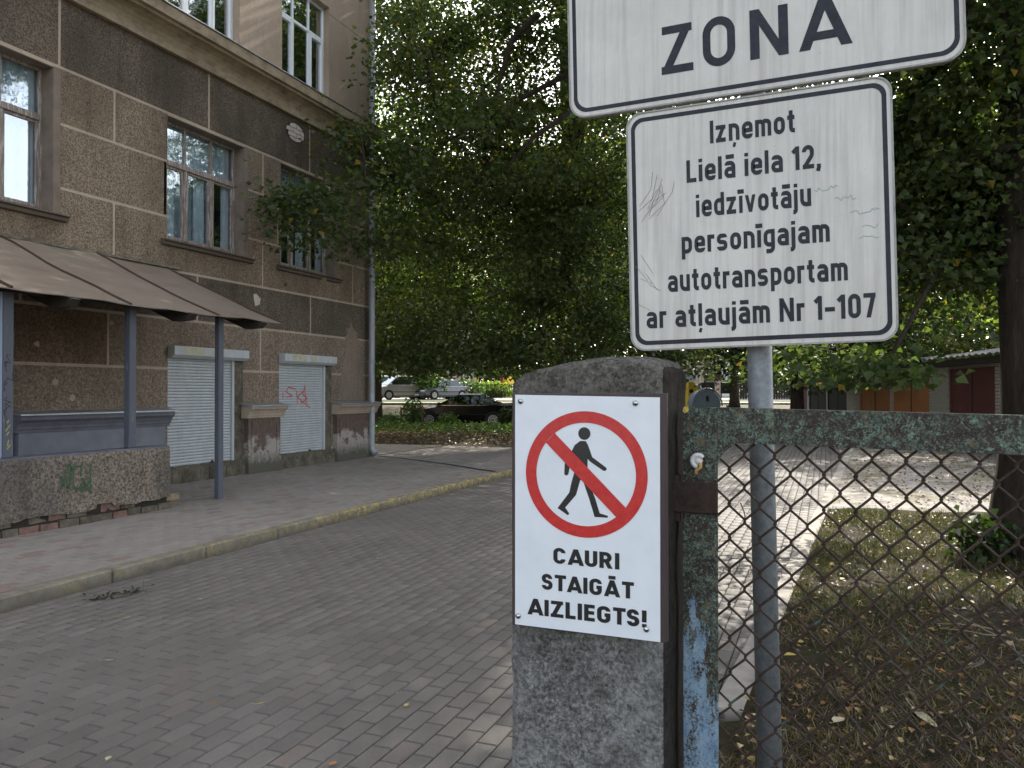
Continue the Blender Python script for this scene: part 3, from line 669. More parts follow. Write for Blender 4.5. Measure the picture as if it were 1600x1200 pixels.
for (a, b) in ((-4, 5.25), (6.55, 9.055), (10.70, 11.645), (13.27, YE)):
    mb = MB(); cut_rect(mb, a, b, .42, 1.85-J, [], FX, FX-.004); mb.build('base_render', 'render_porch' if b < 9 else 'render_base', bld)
for (a, b) in ((-4, 5.9), (7.5, 9.03), (10.58, 11.70), (13.17, YE)):
    mb = MB(); cut_rect(mb, a, b, 7.12, 9.0, [], FX+.004, FX-.004); mb.build('upper_plaster', 'plaster_beige', bld)
mb = MB(); cut_rect(mb, -4, YE, 9.03, 13, upper, FX+.004, FX-.004); mb.build('upper_plaster', 'plaster_beige', bld)
# reveal facing around the openings (plain plaster band on the far jamb)
for k, (a, b, c, d) in enumerate(openings[:4]):
    mb = MB(); mb.box(FX-.34, FX+.006, b-.012, b+.05 if False else b-.003, c, d); mb.box(FX-.34, FX-.002, a+.003, b-.013, d-.012, d-.003)
    mb.build('reveal', 'reveal_plaster', bld)
    mb = MB(); mb.box(FX-.003, FX+.007, b-.002, b+.09, c-.02, d); mb.build('jamb_band', 'reveal_plaster', bld)
# light worn plaster patch near the corner
mb = MB(); pv = [(13.62, 1.9), (13.55, 1.45), (13.6, 1.32), (14.35, 1.32), (14.4, 1.9), (14.36, 2.45), (14.2, 2.75), (13.95, 2.9), (13.75, 2.62), (13.72, 2.3)]
pj = []
for (a, b), (c, d) in zip(pv, pv[1:]+pv[:1]):
    for q in range(7):
        t = q/7; y_, z_ = a+(c-a)*t, b+(d-b)*t; nv = noise.noise_vector(Vector((y_*9, z_*9, 0)))*.09+noise.noise_vector(Vector((y_*30, z_*30, 0)))*.03; pj.append((min(14.5, y_+nv.x), max(1.33, z_+nv.y)))
mb.poly([(FX+.003, y, z) for y, z in pj]); mb.build('bare_patch', 'bare_plaster', bld)
mb = MB(); pv = [(10.95, 3.18), (11.02, 3.20), (11.14, 3.12), (11.11, 3.02), (11.0, 2.98), (10.97, 3.07)]
mb.poly([(FX+.004, y, z) for y, z in pv]); mb.build('plaster_chip', 'plaster_chip', bld)
# cornice
prof = [(-.05, 6.60), (.07, 6.60), (.085, 6.69), (.03, 6.70), (.035, 6.76), (.06, 6.82), (.11, 6.87), (.18, 6.905), (.25, 6.92), (.255, 6.955), (.315, 6.965), (.33, 7.115), (.31, 7.14), (-.05, 7.205)]
mb = MB(); mb.prism([(FX+a, z) for a, z in prof], -4, YE+.0); mb.build('cornice', 'cornice', bld)
mb = MB(); mb.mesh([(FX+.35, -4, 7.142), (FX+.35, YE+.02, 7.142), (FX-.01, YE+.02, 7.222), (FX-.01, -4, 7.222), (FX+.35, -4, 7.127), (FX+.35, YE+.02, 7.127)], [(0, 1, 2, 3), (4, 5, 1, 0)]); mb.build('cornice_flashing', 'zinc', bld)
# oval brick patch with five small bricks
mb = MB(); n = 24; oc = (12.08, 6.32)
mb.poly([(FX+.002, oc[0]+.27*math.cos(2*math.pi*k/n), oc[1]+.175*math.sin(2*math.pi*k/n)) for k in range(n)]); bp = mb.build('brick_patch', 'dark_gap', bld)
for (a, b, c, d) in [(-.15, .02, .082, .17), (.035, .20, .082, .17), (-.27, -.075, -.003, .07), (-.06, .125, -.003, .07), (.14, .27, -.003, .07), (-.19, .03, -.088, -.015), (.045, .26, -.088, -.015), (-.16, -.02, -.17, -.10), (-.005, .16, -.17, -.10)]:
    P_ = [(a, c), (b, c), (b, d), (a, d)]
    for q in range(20):
        t0 = 2*math.pi*q/20; nx_, nz_ = math.cos(t0)/.255, math.sin(t0)/.162; out = []
        fn = lambda p: p[0]*nx_+p[1]*nz_-1
        for u_, v_ in zip(P_, P_[1:]+P_[:1]):
            fu, fv = fn(u_), fn(v_)
            if fu <= 0: out.append(u_)
            if fu*fv < 0: t_ = fu/(fu-fv); out.append((u_[0]+(v_[0]-u_[0])*t_, u_[1]+(v_[1]-u_[1])*t_))
        P_ = out
        if len(P_) < 3: break
    if len(P_) < 3: continue
    mb = MB(); mb.prism([(oc[0]+p[0], oc[1]+p[1]) for p in P_], FX+.003, FX+.018, 'x'); mb.build('brick', 'white_brick', bp, fixn=True)
# old timber windows
def curtain(parent, x, y0, y1, z0, z1, mat, seed=0):
    mb = MB(); n = max(6, int((y1-y0)/.03)); P = []
    for k in range(n+1):
        y = y0+(y1-y0)*k/n; P.append((x+.02*math.sin(k*1.7+seed)+.012*math.sin(k*.61+seed*2), y))
    for a, b in zip(P[:-1], P[1:]): mb.poly([(a[0], a[1], z0), (b[0], b[1], z0), (b[0], b[1], z1), (a[0], a[1], z1)])
    mb.build('curtain', mat, parent)
def old_window(a, b, c, d, seed):
    xf = FX-.20; fr = MB(); t = .055
    third = (b-a)/3; tz = c+(d-c)*.655
    def bar(y0, y1, z0, z1, x0=xf-.05, x1=xf): fr.box(x0, x1, y0, y1, z0, z1, 0, .006)
    bar(a, a+t, c, d); bar(b-t, b, c, d); bar(a+t, b-t, c, c+t); bar(a+t, b-t, d-t*.8, d)
    bar(a+t, b-t, tz-.045, tz+.04, xf-.05, xf+.025)
    for k in (1, 2):
        y = a+third*k; bar(y-.035, y+.035, c+t, tz-.045, xf-.045, xf+.012); bar(y-.022, y+.022, tz+.04, d-t*.8, xf-.045, xf+.004)
    f = fr.build('window', 'window_wood', bld)
    for k in range(3):
        y0 = a+third*k+(.035 if k else t); y1 = a+third*(k+1)-(.035 if k < 2 else t)
        sb = MB(); s = .035
        for (p0, p1, q0, q1) in ((y0+.002, y0+s, c+t+.002, tz-.047), (y1-s, y1-.002, c+t+.002, tz-.047), (y0+s, y1-s, c+t+.002, c+t+s+.01), (y0+s, y1-s, tz-.047-s, tz-.047)):
            sb.box(xf-.04, xf-.004, p0, p1, q0, q1, 0, .004)
        sb.build('sash', 'window_wood', f)
        g = MB(); g.box(xf-.028, xf-.024, y0+s-.004, y1-s+.004, c+t+s, tz-.047-s+.004); g.build('pane', 'glass_old', f)
        g = MB(); g.box(xf-.028, xf-.024, y0-.01, y1+.01, tz+.035, d-t*.8+.005); g.build('pane', 'glass_old', f)
    curtain(f, xf-.10, a+.05, a+third*.75, c, tz, 'curtain_white', seed); curtain(f, xf-.10, a+third*1.45, a+third*1.95, c, tz, 'curtain_white', seed+1)
    curtain(f, xf-.10, b-third*.42, b-.06, c, tz, 'curtain_white', seed+2); curtain(f, xf-.11, a, b, tz, d, 'curtain_blue', seed+3)
    if seed == 0: curtain(f, xf-.13, a, b, c, d, 'curtain_blue', 9)
    if seed == 1: curtain(f, xf-.16, a+third*.8, a+third*2.1, c, tz, 'curtain_blue', 4)
    r_ = MB(); r_.box(xf-1.2, xf-1.18, a-.3, b+.3, c-.3, d+.3); r_.box(xf-1.18, xf-.17, a-.3, a-.29, c-.3, d+.3); r_.box(xf-1.18, xf-.17, b+.29, b+.3, c-.3, d+.3); r_.box(xf-1.18, xf-.17, a-.29, b+.29, c-.3, c-.29); r_.box(xf-1.18, xf-.17, a-.29, b+.29, d+.29, d+.3)
    r_.build('room', 'room_dark', f)
    sl = MB(); sl.prism([(FX-.21, c+.02), (FX+.10, c-.03), (FX+.10, c-.045), (FX+.06, c-.05), (FX+.06, c-.10), (FX+.0, c-.11), (FX-.0, c-.06), (FX-.21, c-.06)], a-.12, b+.18); sl.build('sill', 'sill_wood', f)
for k, o_ in enumerate(openings[:4]): old_window(*o_, k)
# white PVC windows upstairs
def new_window(a, b, c, d):
    xf = FX-.13; t = .05; fr = MB(); third = (b-a)/3; tz = c+1.35
    def bar(y0, y1, z0, z1, x1=xf): fr.box(xf-.06, x1, y0, y1, z0, z1, 0, .006)
    bar(a, a+t, c, d); bar(b-t, b, c, d); bar(a+t, b-t, c, c+t); bar(a+t, b-t, d-t, d); bar(a+t, b-t, tz-.03, tz+.03, xf+.004)
    for k in (1, 2): y = a+third*k; bar(y-.028, y+.028, c+t, tz-.03); bar(y-.02, y+.02, tz+.03, d-t)
    f = fr.build('window', 'white_pvc', bld)
    for k in range(3):
        y0 = a+third*k+(.028 if k else t); y1 = a+third*(k+1)-(.028 if k < 2 else t)
        s = .0
        if k != 1:
            sb = MB(); s = .05
            for q in ((y0+.003, y0+s, c+t+.003, tz-.033), (y1-s, y1-.003, c+t+.003, tz-.033), (y0+s, y1-s, c+t+.003, c+t+s), (y0+s, y1-s, tz-.033-s, tz-.033)): sb.box(xf-.045, xf+.012, q[0], q[1], q[2], q[3], 0, .005)
            sb.build('sash', 'white_pvc', f)
        g = MB(); g.box(xf-.03, xf-.024, y0+s-.003, y1-s+.003, c+t+s-.003, tz-.03-s+.003); g.build('pane', 'glass_new', f)
        g = MB(); g.box(xf-.03, xf-.024, y0-.003, y1+.003, tz+.025, d-t+.003); g.build('pane', 'glass_new', f)
    curtain(f, xf-.2, b-.3, b-.05, c, d, 'curtain_blue', 5)
    r_ = MB(); r_.box(xf-1.2, xf-1.18, a-.3, b+.3, c-.3, d+.3); r_.box(xf-1.18, xf-.24, a-.3, a-.29, c-.3, d+.3); r_.box(xf-1.18, xf-.24, b+.29, b+.3, c-.3, d+.3); r_.build('room', 'room_dark', f)
    sl = MB(); sl.box(FX-.12, FX+.03, a+.003, b-.003, c+.002, c+.115); sl.build('sill', 'white_pvc', f)
    jm = MB(); jm.box(FX-.35, FX-.001, b-.010, b-.003, c+.01, d-.01); jm.build('reveal', 'plaster_beige', bld)
for o_ in upper: new_window(*o_)
# roller shutters
def shutter(a, b, c, d, boxx, graf):
    mb = MB(); mb.prism([(FX-.04, d-.175), (FX+.075, d-.175), (FX+.13, d-.13), (FX+.13, d), (FX-.04, d)], a+.005, b+.0); f = mb.build('roller_shutter', 'shutter_grey', bld)
    mb = MB(); mb.box(FX+.1302, FX+.132, a+.22, a+.62, d-.115, d-.015); mb.box(FX+.1302, FX+.132, a+.78, a+.95, d-.12, d-.03); mb.build('cream_patch', 'shutter_cream', f)
    g = MB(); g.box(FX-.08, FX-.0, b-.26, b-.205, c, d-.176, 0, .004); g.build('guide_rail', 'shutter_grey', f)
    sl = []; n = int((d-.18-c)/.0475)
    mb = MB(); h = .0475; arc = [(FX-.045, .001), (FX-.034, .008), (FX-.030, .024), (FX-.034, .040), (FX-.045, .0465)]
    mb.prism(arc[::1], a+.002, b-.262); sme = bpy.data.meshes.new('slat')
    sme.from_pydata([(x-ORG[bld.name][0], y-ORG[bld.name][1], z) for x, y, z in mb.v], [], mb.f); sme.update(); sme.materials.append(M['shutter_grey'])
    for k in range(n):
        o = bpy.data.objects.new('slat', sme); col.objects.link(o); o.parent = f; o.location = (0, 0, c+.03+k*h)
    bk = MB(); bk.box(FX-.06, FX-.05, a, b-.22, c, d-.17); bk.build('shutter_backing', 'dark_timber', f)
    bt = MB(); bt.box(FX-.055, FX-.02, a+.002, b-.262, c-.03, c+.028, 0, .006); bt.build('bottom_rail', 'shutter_grey', f)
    lk = MB(); lk.box(FX-.02, FX-.005, (a+b)/2+.1, (a+b)/2+.15, c+.0, c+.07, 0, .004); lk.build('lock', 'dark_timber', f)
    jm = MB(); jm.box(FX-.2, FX-.002, b-.204, b-.003, c, d-.18); jm.build('jamb', 'foundation', f)
    return f
shutter(9.055, 10.70, .33, 2.19, 0, False)
s2 = shutter(11.645, 13.27, .33, 2.19, 0, True)
gm = MB()
for st in [[(11.796, 1.485), (11.796, 1.373)], [(12.166, 1.551), (11.958, 1.583), (11.882, 1.501), (12.061, 1.42), (11.907, 1.404)], [(12.192, 1.518), (12.218, 1.271)], [(12.379, 1.502), (12.218, 1.403), (12.406, 1.285)], [(12.433, 1.619), (12.487, 1.283)], [(12.433, 1.585), (12.379, 1.452), (12.515, 1.367), (12.325, 1.286)], [(12.433, 1.284), (12.597, 1.198)]]:
    stroke(gm, st, .022, lambda a, b, o: (FX-.0285+o, a, b))
gm.build('graffiti', 'graffiti_red', s2)
# foundation strip and plinths
mb = MB(); random.seed(3)
def rough_box(x0, x1, y0, y1, z0, z1, step, amp, rnd=.0, top=None):
    mb = MB(); nx_ = max(1, int(round((x1-x0)/step))); ny_ = max(1, int(round((y1-y0)/step))); nz_ = max(1, int(round((z1-z0)/step)))
    import itertools
    def disp(x, y, z):
        if top: z = z0+(z-z0)*(top(x, y)-z0)/(z1-z0)
        p = Vector((x, y, z)); q = p*9; d = noise.noise_vector(q)*amp+noise.noise_vector(p*30)*amp*.5
        cx, cy = (x0+x1)/2, (y0+y1)/2; 
        if rnd:
            ex = max(0, abs(x-cx)-((x1-x0)/2-rnd)); ey = max(0, abs(y-cy)-((y1-y0)/2-rnd)); ez = max(0, z-(z1-rnd))
            L = math.sqrt(ex*ex+ey*ey+ez*ez)
            if L > 0 and sum(1 for e in (ex, ey, ez) if e > 0) > 1:
                k = rnd/L if L > rnd else 1
                x = x-math.copysign(ex*(1-k), x-cx); y = y-math.copysign(ey*(1-k), y-cy); z = z-ez*(1-k)
        return (x+d.x, y+d.y, z+d.z)
    def face(ax, val, r1, r2, flip):
        (u0, u1, nu), (v0, v1, nv) = r1, r2; b = len(mb.v)
        for j in range(nv+1):
            for i in range(nu+1):
                u = u0+(u1-u0)*i/nu; v = v0+(v1-v0)*j/nv
                p = (val, u, v) if ax == 0 else ((u, val, v) if ax == 1 else (u, v, val)); mb.v.append(disp(*p)); mb.t.append(0)
        for j in range(nv):
            for i in range(nu):
                a = b+j*(nu+1)+i; q = (a, a+1, a+nu+2, a+nu+1); mb.f.append(q[::-1] if flip else q)
    X, Y, Z = (x0, x1, nx_), (y0, y1, ny_), (z0, z1, nz_)
    face(0, x0, Y, Z, True); face(0, x1, Y, Z, False); face(1, y0, X, Z, False); face(1, y1, X, Z, True); face(2, z1, X, Y, False)
    return mb
rough_box(FX-.1, FX+.05, 7.3, YE+.03, 0.0, .36, .06, .014).build('foundation', 'foundation', bld, fixn=True)
for k in range(9):
    y = 9.1+k*.19; mb = rough_box(FX+.0, FX+.055+random.uniform(0, .02), y, y+random.uniform(.175, .187), .13, random.uniform(.24, .34), .045, .008); mb.build('stone', 'foundation', bld, fixn=True)
def plinth(y0, y1, body, cap, z1=1.22, zc_=1.05, low=.1):
    mb = MB(); mb.box(FX-.05, FX+.10, y0+.06, y1-.06, low, zc_); mb.box(FX-.05, FX+.12, y0+.05, y1-.05, low, .36, 0, .01)
    pts = [(FX-.05, zc_), (FX+.12, zc_), (FX+.125, zc_+.03), (FX+.14, zc_+.035), (FX+.15, zc_+.07), (FX+.18, zc_+.12), (FX+.22, zc_+.155), (FX+.225, z1+.03), (FX-.05, z1+.05)]
    p = mb.build('plinth', body, bld)
    cb = MB(); cb.prism(pts, y0, y1); cb.build('moulding', cap, p)
    fl = MB(); fl.mesh([(FX+.26, y0-.03, z1+.05), (FX+.26, y1+.05, z1+.05), (FX-.0, y1+.05, z1+.085), (FX-.0, y0-.03, z1+.085), (FX+.262, y0-.03, z1+.03), (FX+.262, y1+.05, z1+.03), (FX+.0, y0-.03, z1+.055), (FX, y1+.05, z1+.055)], [(0, 1, 2, 3), (4, 5, 1, 0), (4, 0, 3, 6), (1, 5, 7, 2)]); fl.build('flashing', 'zinc', p)
    if body == 'plinth':
        q = MB(); w = .05
        for (a, b, c, d) in ((y0+.14, y0+.17, .42, zc_-.06), (y1-.17, y1-.14, .42, zc_-.06), (y0+.17, y1-.17, zc_-.09, zc_-.06)): q.box(FX+.101, FX+.112, a, b, c, d)
        q.build('frame_moulding', 'plinth', p)
plinth(10.66, 11.62, 'plinth', 'plaster_joint')
plinth(13.27, YE+.12, 'plinth', 'plaster_joint')
plinth(6.58, 8.98, 'blue_plaster', 'blue_cap', 1.18, 1.0)
# downpipe
mb = MB(); px_, py_ = FX+.14, YE-.10
mb.tube([(px_, py_, 13), (px_, py_, .34), (px_+.02, py_-.0, .26), (px_+.10, py_-.02, .18)], .066, 12); dp = mb.build('downpipe', 'pipe_zinc', bld, smooth=True)
for z in (.8, 2.15, 3.9, 5.6, 7.9, 9.1, 10.6):
    mb = MB(); mb.tube([(px_, py_, z-.02), (px_, py_, z+.02)], .073, 12); mb.tube([(px_-.05, py_, z), (FX-.02, py_, z)], .008, 5); mb.build('bracket', 'pipe_zinc', dp)
# doorway behind the porch
mb = MB(); mb.box(FX-.08, FX-.04, 5.25, 6.55, .1, 2.1); dr = mb.build('door', 'blue_timber', bld, label='dark blue door behind the porch')
mb = MB(); mb.box(FX+.001, FX+.15, 6.05, 6.56, 2.0, 2.24, 0, .02); mb.build('shutter_box', 'bin_grey', bld)
mb = MB(); mb.box(FX+.001, FX+.07, 6.30, 6.55, .1, 1.998, 0, .008); mb.build('door_post', 'blue_timber', bld)
for (y, z) in ((7.2, 1.62), (7.45, 1.42), (8.05, 2.45), (6.95, 2.1), (7.45, .98+.12)):
    mb = MB(); n = 9; r_ = random.uniform(.03, .06); mb.poly([(FX+.0025, y+r_*random.uniform(.7, 1.2)*math.cos(2*math.pi*k/n), z+r_*random.uniform(.7, 1.2)*math.sin(2*math.pi*k/n)) for k in range(n)]); mb.build('plaster_chip', 'plaster_joint', bld)

# ================================================================== PORCH
por = thing('entrance_porch', 'low lean-to porch with brown sheet metal canopy on blue posts over a rough plastered parapet', 'porch', (-7.8, 6.0, .1))
zt, zb_, xw, xo = 3.36, 2.46, FX+.002, -7.06
seams = [2.0, 3.55, 5.10, 6.46, 7.80, 9.03]
for a, b in zip(seams[:-1], seams[1:]):
    mb = MB(); nu, nv = 8, 8; base = 0
    for s_ in (0, 1):
        for j in range(nv+1):
            for i in range(nu+1):
                u = i/nu; v = j/nv; y = a+(b-a)*v; x = xw+(xo-xw)*u; z = zt+(zb_-zt)*u+.03*noise.noise(Vector((x*1.5, y*1.5, 2)))-(.02*math.sin(math.pi*u))
                if u > .9: z += .012*noise.noise(Vector((x*4, y*6, 2)))
                mb.v.append((x, y, z-s_*.012)); mb.t.append(0)
    N = (nu+1)*(nv+1)
    for j in range(nv):
        for i in range(nu):
            q = j*(nu+1)+i; mb.f.append((q, q+1, q+nu+2, q+nu+1)); mb.f.append((N+q, N+q+nu+1, N+q+nu+2, N+q+1))
    for i in range(nu): mb.f.append((i, N+i, N+i+1, i+1)); q = nv*(nu+1)+i; mb.f.append((q, q+1, N+q+1, N+q))
    for j in range(nv): q = j*(nu+1)+nu; mb.f.append((q, N+q, N+q+nu+1, q+nu+1))
    mb.build('roof_sheet', 'canopy_metal', por, smooth=False)
    mb = MB(); pts = [(xw+(xo-xw)*u, b, zt+(zb_-zt)*u+.008-.02*math.sin(math.pi*u)+.03*noise.noise(Vector(((xw+(xo-xw)*u)*1.5, b*1.5, 2)))) for u in np.linspace(0, 1.0, 9)]
    mb.tube(pts, .016, 5); mb.build('seam', 'canopy_seam', por)
mb = MB()
for y in np.arange(2.2, 9.0, .32):
    y += random.uniform(-.05, .05); w_ = random.uniform(.015, .03)
    mb.mesh([(xw, y-w_, zt+.03), (xw, y+.34, zt+.05+random.uniform(-.01, .02)), (xw+.05, y+.34, zt-.005), (xw+.05, y-w_, zt-.005)], [(0, 1, 2, 3)])
mb.build('mortar_fillet', 'foundation', por)
for y in (5.75, 7.35, 8.62):     # rafters ends and beam
    mb = MB(); mb.prism([(xw+.02, zt-.10), (xo+.05, zb_-.03), (xo-.02, zb_-.10), (xo-.25, zb_-.11), (xw+.02, zt-.25)], y-.05, y+.05); mb.build('rafter', 'dark_timber', por)
mb = MB(); mb.box(-7.43, -7.34, 2.2, 8.9, 2.472, 2.55); mb.build('beam', 'dark_timber', por)
def post(y0, y1, x0, x1, z0, z1, mt='blue_timber'):
    mb = MB(); mb.box(x0, x1, y0, y1, z0, z1, 0, .008); return mb.build('post', mt, por)
post(8.112, 8.205, -7.412, -7.336, .1, 2.47); post(6.69, 6.79, -7.42, -7.33, .86, 2.47)
p1 = post(5.21, 5.32, -7.43, -7.33, .86, 2.47)
mb = MB(); mb.box(-7.43, -7.335, 5.185, 5.208, .86, 2.46, 0, .004); mb.build('board', 'blue_timber_pale', por)
gm = MB(); random.seed(11)
for s_ in range(9):
    z = 1.15+s_*.075+random.uniform(-.02, .02); y0 = random.uniform(5.225, 5.26); p = [(y0, z)]
    for q in range(random.randint(2, 4)): p.append((max(5.222, min(5.308, p[-1][0]+random.uniform(-.06, .06))), p[-1][1]+random.uniform(-.03, .09)))
    stroke(gm, p, .006, lambda a, b, o: (-7.3285+o, a, b))
gm.build('graffiti', 'graffiti_black', por)
gm = MB()
for s_ in range(5):
    z = .93+s_*.07+random.uniform(-.02, .02); stroke(gm, [(random.uniform(5.235, 5.26), z), (random.uniform(5.26, 5.3), z+random.uniform(.02, .06))], .014, lambda a, b, o: (-7.3285+o, a, b))
gm.build('graffiti', 'graffiti_yellow', por)
# parapet
def ptop(x, y): return .845
random.seed(5)
par = rough_box(-7.50, -7.255, 2.0, 7.24, .24, .85, .05, .011, .035)
lowprof = lambda y: .24+.10*max(0, noise.noise(Vector((y*1.7, 0, 9))))+.02*noise.noise(Vector((y*9, 0, 2)))+(.16 if 5.85+.35 < y < 6.4 else 0)
par.v = [(x, y, z if z > .27 else z+(lowprof(y)-.24)) for x, y, z in par.v]
pr = par.build('parapet', 'porch_rubble', por, fixn=True)
mb = MB(); mb.box(-7.49, -7.29, 2.0, 7.2, .1, .6); mb.build('parapet_core', 'dark_gap', por)
mb = rough_box(-7.50, -7.27, 2.0, 7.22, .835, .858, .1, .002); mb.build('coping', 'blue_cap', por, fixn=True)
y = 3.6; k = 0
while y < 7.1:
    L = random.uniform(.17, .26)
    for lay_, z in enumerate((.10, .195)):
        if lay_ and random.random() < .3: continue
        q = random.uniform(-.012, .02)-.02*lay_
        mb = rough_box(-7.36, -7.268+q, y+lay_*.1, y+lay_*.1+L-.015, z, z+random.uniform(.07, .088), .045, .007); mb.build('brick', random.choice(['broken_brick', 'broken_brick_yellow', 'foundation', 'foundation']), por, fixn=True)
    y += L
for (y0, y1, z0, z1, mt) in ((6.22, 6.42, .29, .37, 'broken_brick'), (6.25, 6.38, .385, .45, 'broken_brick'), (7.02, 7.18, .30, .37, 'foundation'), (7.05, 7.19, .40, .47, 'foundation')):
    mb = rough_box(-7.36, -7.256, y0, y1, z0, z1, .04, .006); mb.build('brick', mt, por, fixn=True)
gm = MB()
for st in [[(5.759, 0.511), (5.872, 0.774)], [(5.872, 0.774), (5.858, 0.5)], [(5.759, 0.641), (5.818, 0.588), (5.792, 0.531)], [(5.912, 0.723), (5.994, 0.721), (5.994, 0.618)], [(5.912, 0.735), (5.901, 0.507), (5.994, 0.478), (6.008, 0.531)], [(6.008, 0.592), (6.121, 0.42)], [(6.106, 0.73), (6.113, 0.434)], [(6.008, 0.458), (6.121, 0.568)]]:
    stroke(gm, st, .015, lambda a, b, o: (-7.240+o, a, b))
gm.build('graffiti', 'graffiti_green', por)

# ================================================================== GATE PILLAR + POSTER
pil = thing('gate_pillar', 'weathered speckled concrete gate pillar with rounded top, left of the rusty gate', 'pillar', (-.48, 1.76, 0))
def pt(x, y):
    u = (x+.655)/.35; return 1.532+.044*math.sin(max(0, min(1, u*1.05))*math.pi*.62)-.05*max(0, -u*2+.25)-(.03 if u > .97 else 0)
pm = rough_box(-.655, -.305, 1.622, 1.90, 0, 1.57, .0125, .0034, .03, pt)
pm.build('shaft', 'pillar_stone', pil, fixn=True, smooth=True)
pos = thing('prohibition_poster', 'white no pedestrians poster with red crossed circle on brown board screwed to the pillar', 'sign', (-.465, 1.6, 1.0))
mb = MB(); mb.box(-.632, -.297, 1.588, 1.606, .995, 1.497, 0, .0015); mb.build('board', 'board_brown', pos)
mb = MB(); mb.mesh([(-.6235, 1.585, .9985), (-.310, 1.585, .9965), (-.310, 1.585, 1.4885), (-.6235, 1.585, 1.4935), (-.6235, 1.587, .9985), (-.310, 1.587, .9965), (-.310, 1.587, 1.4885), (-.6235, 1.587, 1.4935)], [(0, 1, 2, 3), (4, 7, 6, 5), (0, 4, 5, 1), (1, 5, 6, 2), (2, 6, 7, 3), (3, 7, 4, 0)]); mb.build('sheet', 'poster_white', pos)
K = 1.0036  # print plane
def flat(poly, y, name, mat):
    mb = MB(); mb.poly([(x, y, z) for x, z in poly]); return mb.build(name, mat, pos)
fig = [(-0.477, 1.397), (-0.465, 1.397), (-0.46, 1.389), (-0.451, 1.364), (-0.421, 1.343), (-0.42, 1.339), (-0.424, 1.336), (-0.428, 1.337), (-0.455, 1.354), (-0.461, 1.36), (-0.461, 1.326), (-0.457, 1.308), (-0.445, 1.279), (-0.435, 1.248), (-0.418, 1.244), (-0.418, 1.24), (-0.446, 1.24), (-0.458, 1.278), (-0.472, 1.317), (-0.477, 1.315), (-0.486, 1.284), (-0.51, 1.256), (-0.501, 1.244), (-0.504, 1.24), (-0.527, 1.254), (-0.501, 1.288), (-0.496, 1.31), (-0.489, 1.334), (-0.499, 1.348), (-0.503, 1.326), (-0.508, 1.323), (-0.512, 1.326), (-0.511, 1.348), (-0.495, 1.376), (-0.489, 1.388)]
flat(fig[::-1], 1.5845, 'pictogram', 'poster_black')
flat([(-.468+.0132*math.cos(2*math.pi*k/28), 1.4126+.0132*math.sin(2*math.pi*k/28)) for k in range(28)], 1.5845, 'pictogram', 'poster_black')
mb = MB(); cx, cz, ro, ri = -.4665, 1.3275, .1318, .1078; n = 96
for k in range(n):
    a, b = 2*math.pi*k/n, 2*math.pi*(k+1)/n
    mb.poly([(cx+ro*math.cos(a), 1.584, cz+ro*math.sin(a)), (cx+ri*math.cos(a), 1.584, cz+ri*math.sin(a)), (cx+ri*math.cos(b), 1.584, cz+ri*math.sin(b)), (cx+ro*math.cos(b), 1.584, cz+ro*math.sin(b))])
mb.build('red_ring', 'poster_red', pos)
# slash, from upper left to lower right, butted inside the ring
th1 = math.atan2(-1, 1.02); dx, dz = math.cos(th1), math.sin(th1); hw = .0142; px2, pz2 = -dz, dx
P = []
L = math.sqrt(ri*ri-hw*hw)
for (s1, s2) in ((-1, 1), (1, 1), (1, -1), (-1, -1)): P.append((cx+dx*L*s1+px2*hw*s2, cz+dz*L*s1+pz2*hw*s2))
mb = MB(); mb.box(-.001, .001, 0, .001, 0, .001) if False else None
arc = []
a1 = math.atan2(P[1][1]-cz, P[1][0]-cx); a2 = math.atan2(P[2][1]-cz, P[2][0]-cx)
mb.poly([(x, 1.5835, z) for x, z in [P[0], P[1]]+[(cx+ri*math.cos(a1+(a2-a1)*k/6), cz+ri*math.sin(a1+(a2-a1)*k/6)) for k in range(1, 6)]+[P[2], P[3]]]); mb.build('red_slash', 'poster_red', pos)
put_text('CAURI', -.5363, -.3935, 1.1368, .0335, 1.5843, pos, 'poster_black', .215, gap=.10, slope=-.012)
put_text('STAIGĀT', -.5622, -.3652, 1.0795, .0338, 1.5843, pos, 'poster_black', .215, gap=.10, slope=-.008)
put_text('AIZLIEGTS!', -.5941, -.3375, 1.0235, .0345, 1.5843, pos, 'poster_black', .215, gap=.10, slope=-.004)
for (x, z) in ((-.6107, 1.4792), (-.3598, 1.4766), (-.6161, 1.0173), (-.338, 1.0194)):
    mb = MB(); rings = [(.0, .0062), (.0015, .0060), (.003, .0045), (.0038, .0002)]; n = 14
    for (h, r_) in rings:
        for k in range(n): mb.v.append((x+r_*math.cos(2*math.pi*k/n), 1.5842-h, z+r_*math.sin(2*math.pi*k/n))); mb.t.append(0)
    for i in range(3):
        for k in range(n): mb.f.append((i*n+k, i*n+(k+1) % n, (i+1)*n+(k+1) % n, (i+1)*n+k))
    mb.build('screw', 'screw_metal', pos, smooth=True, fixn=True)

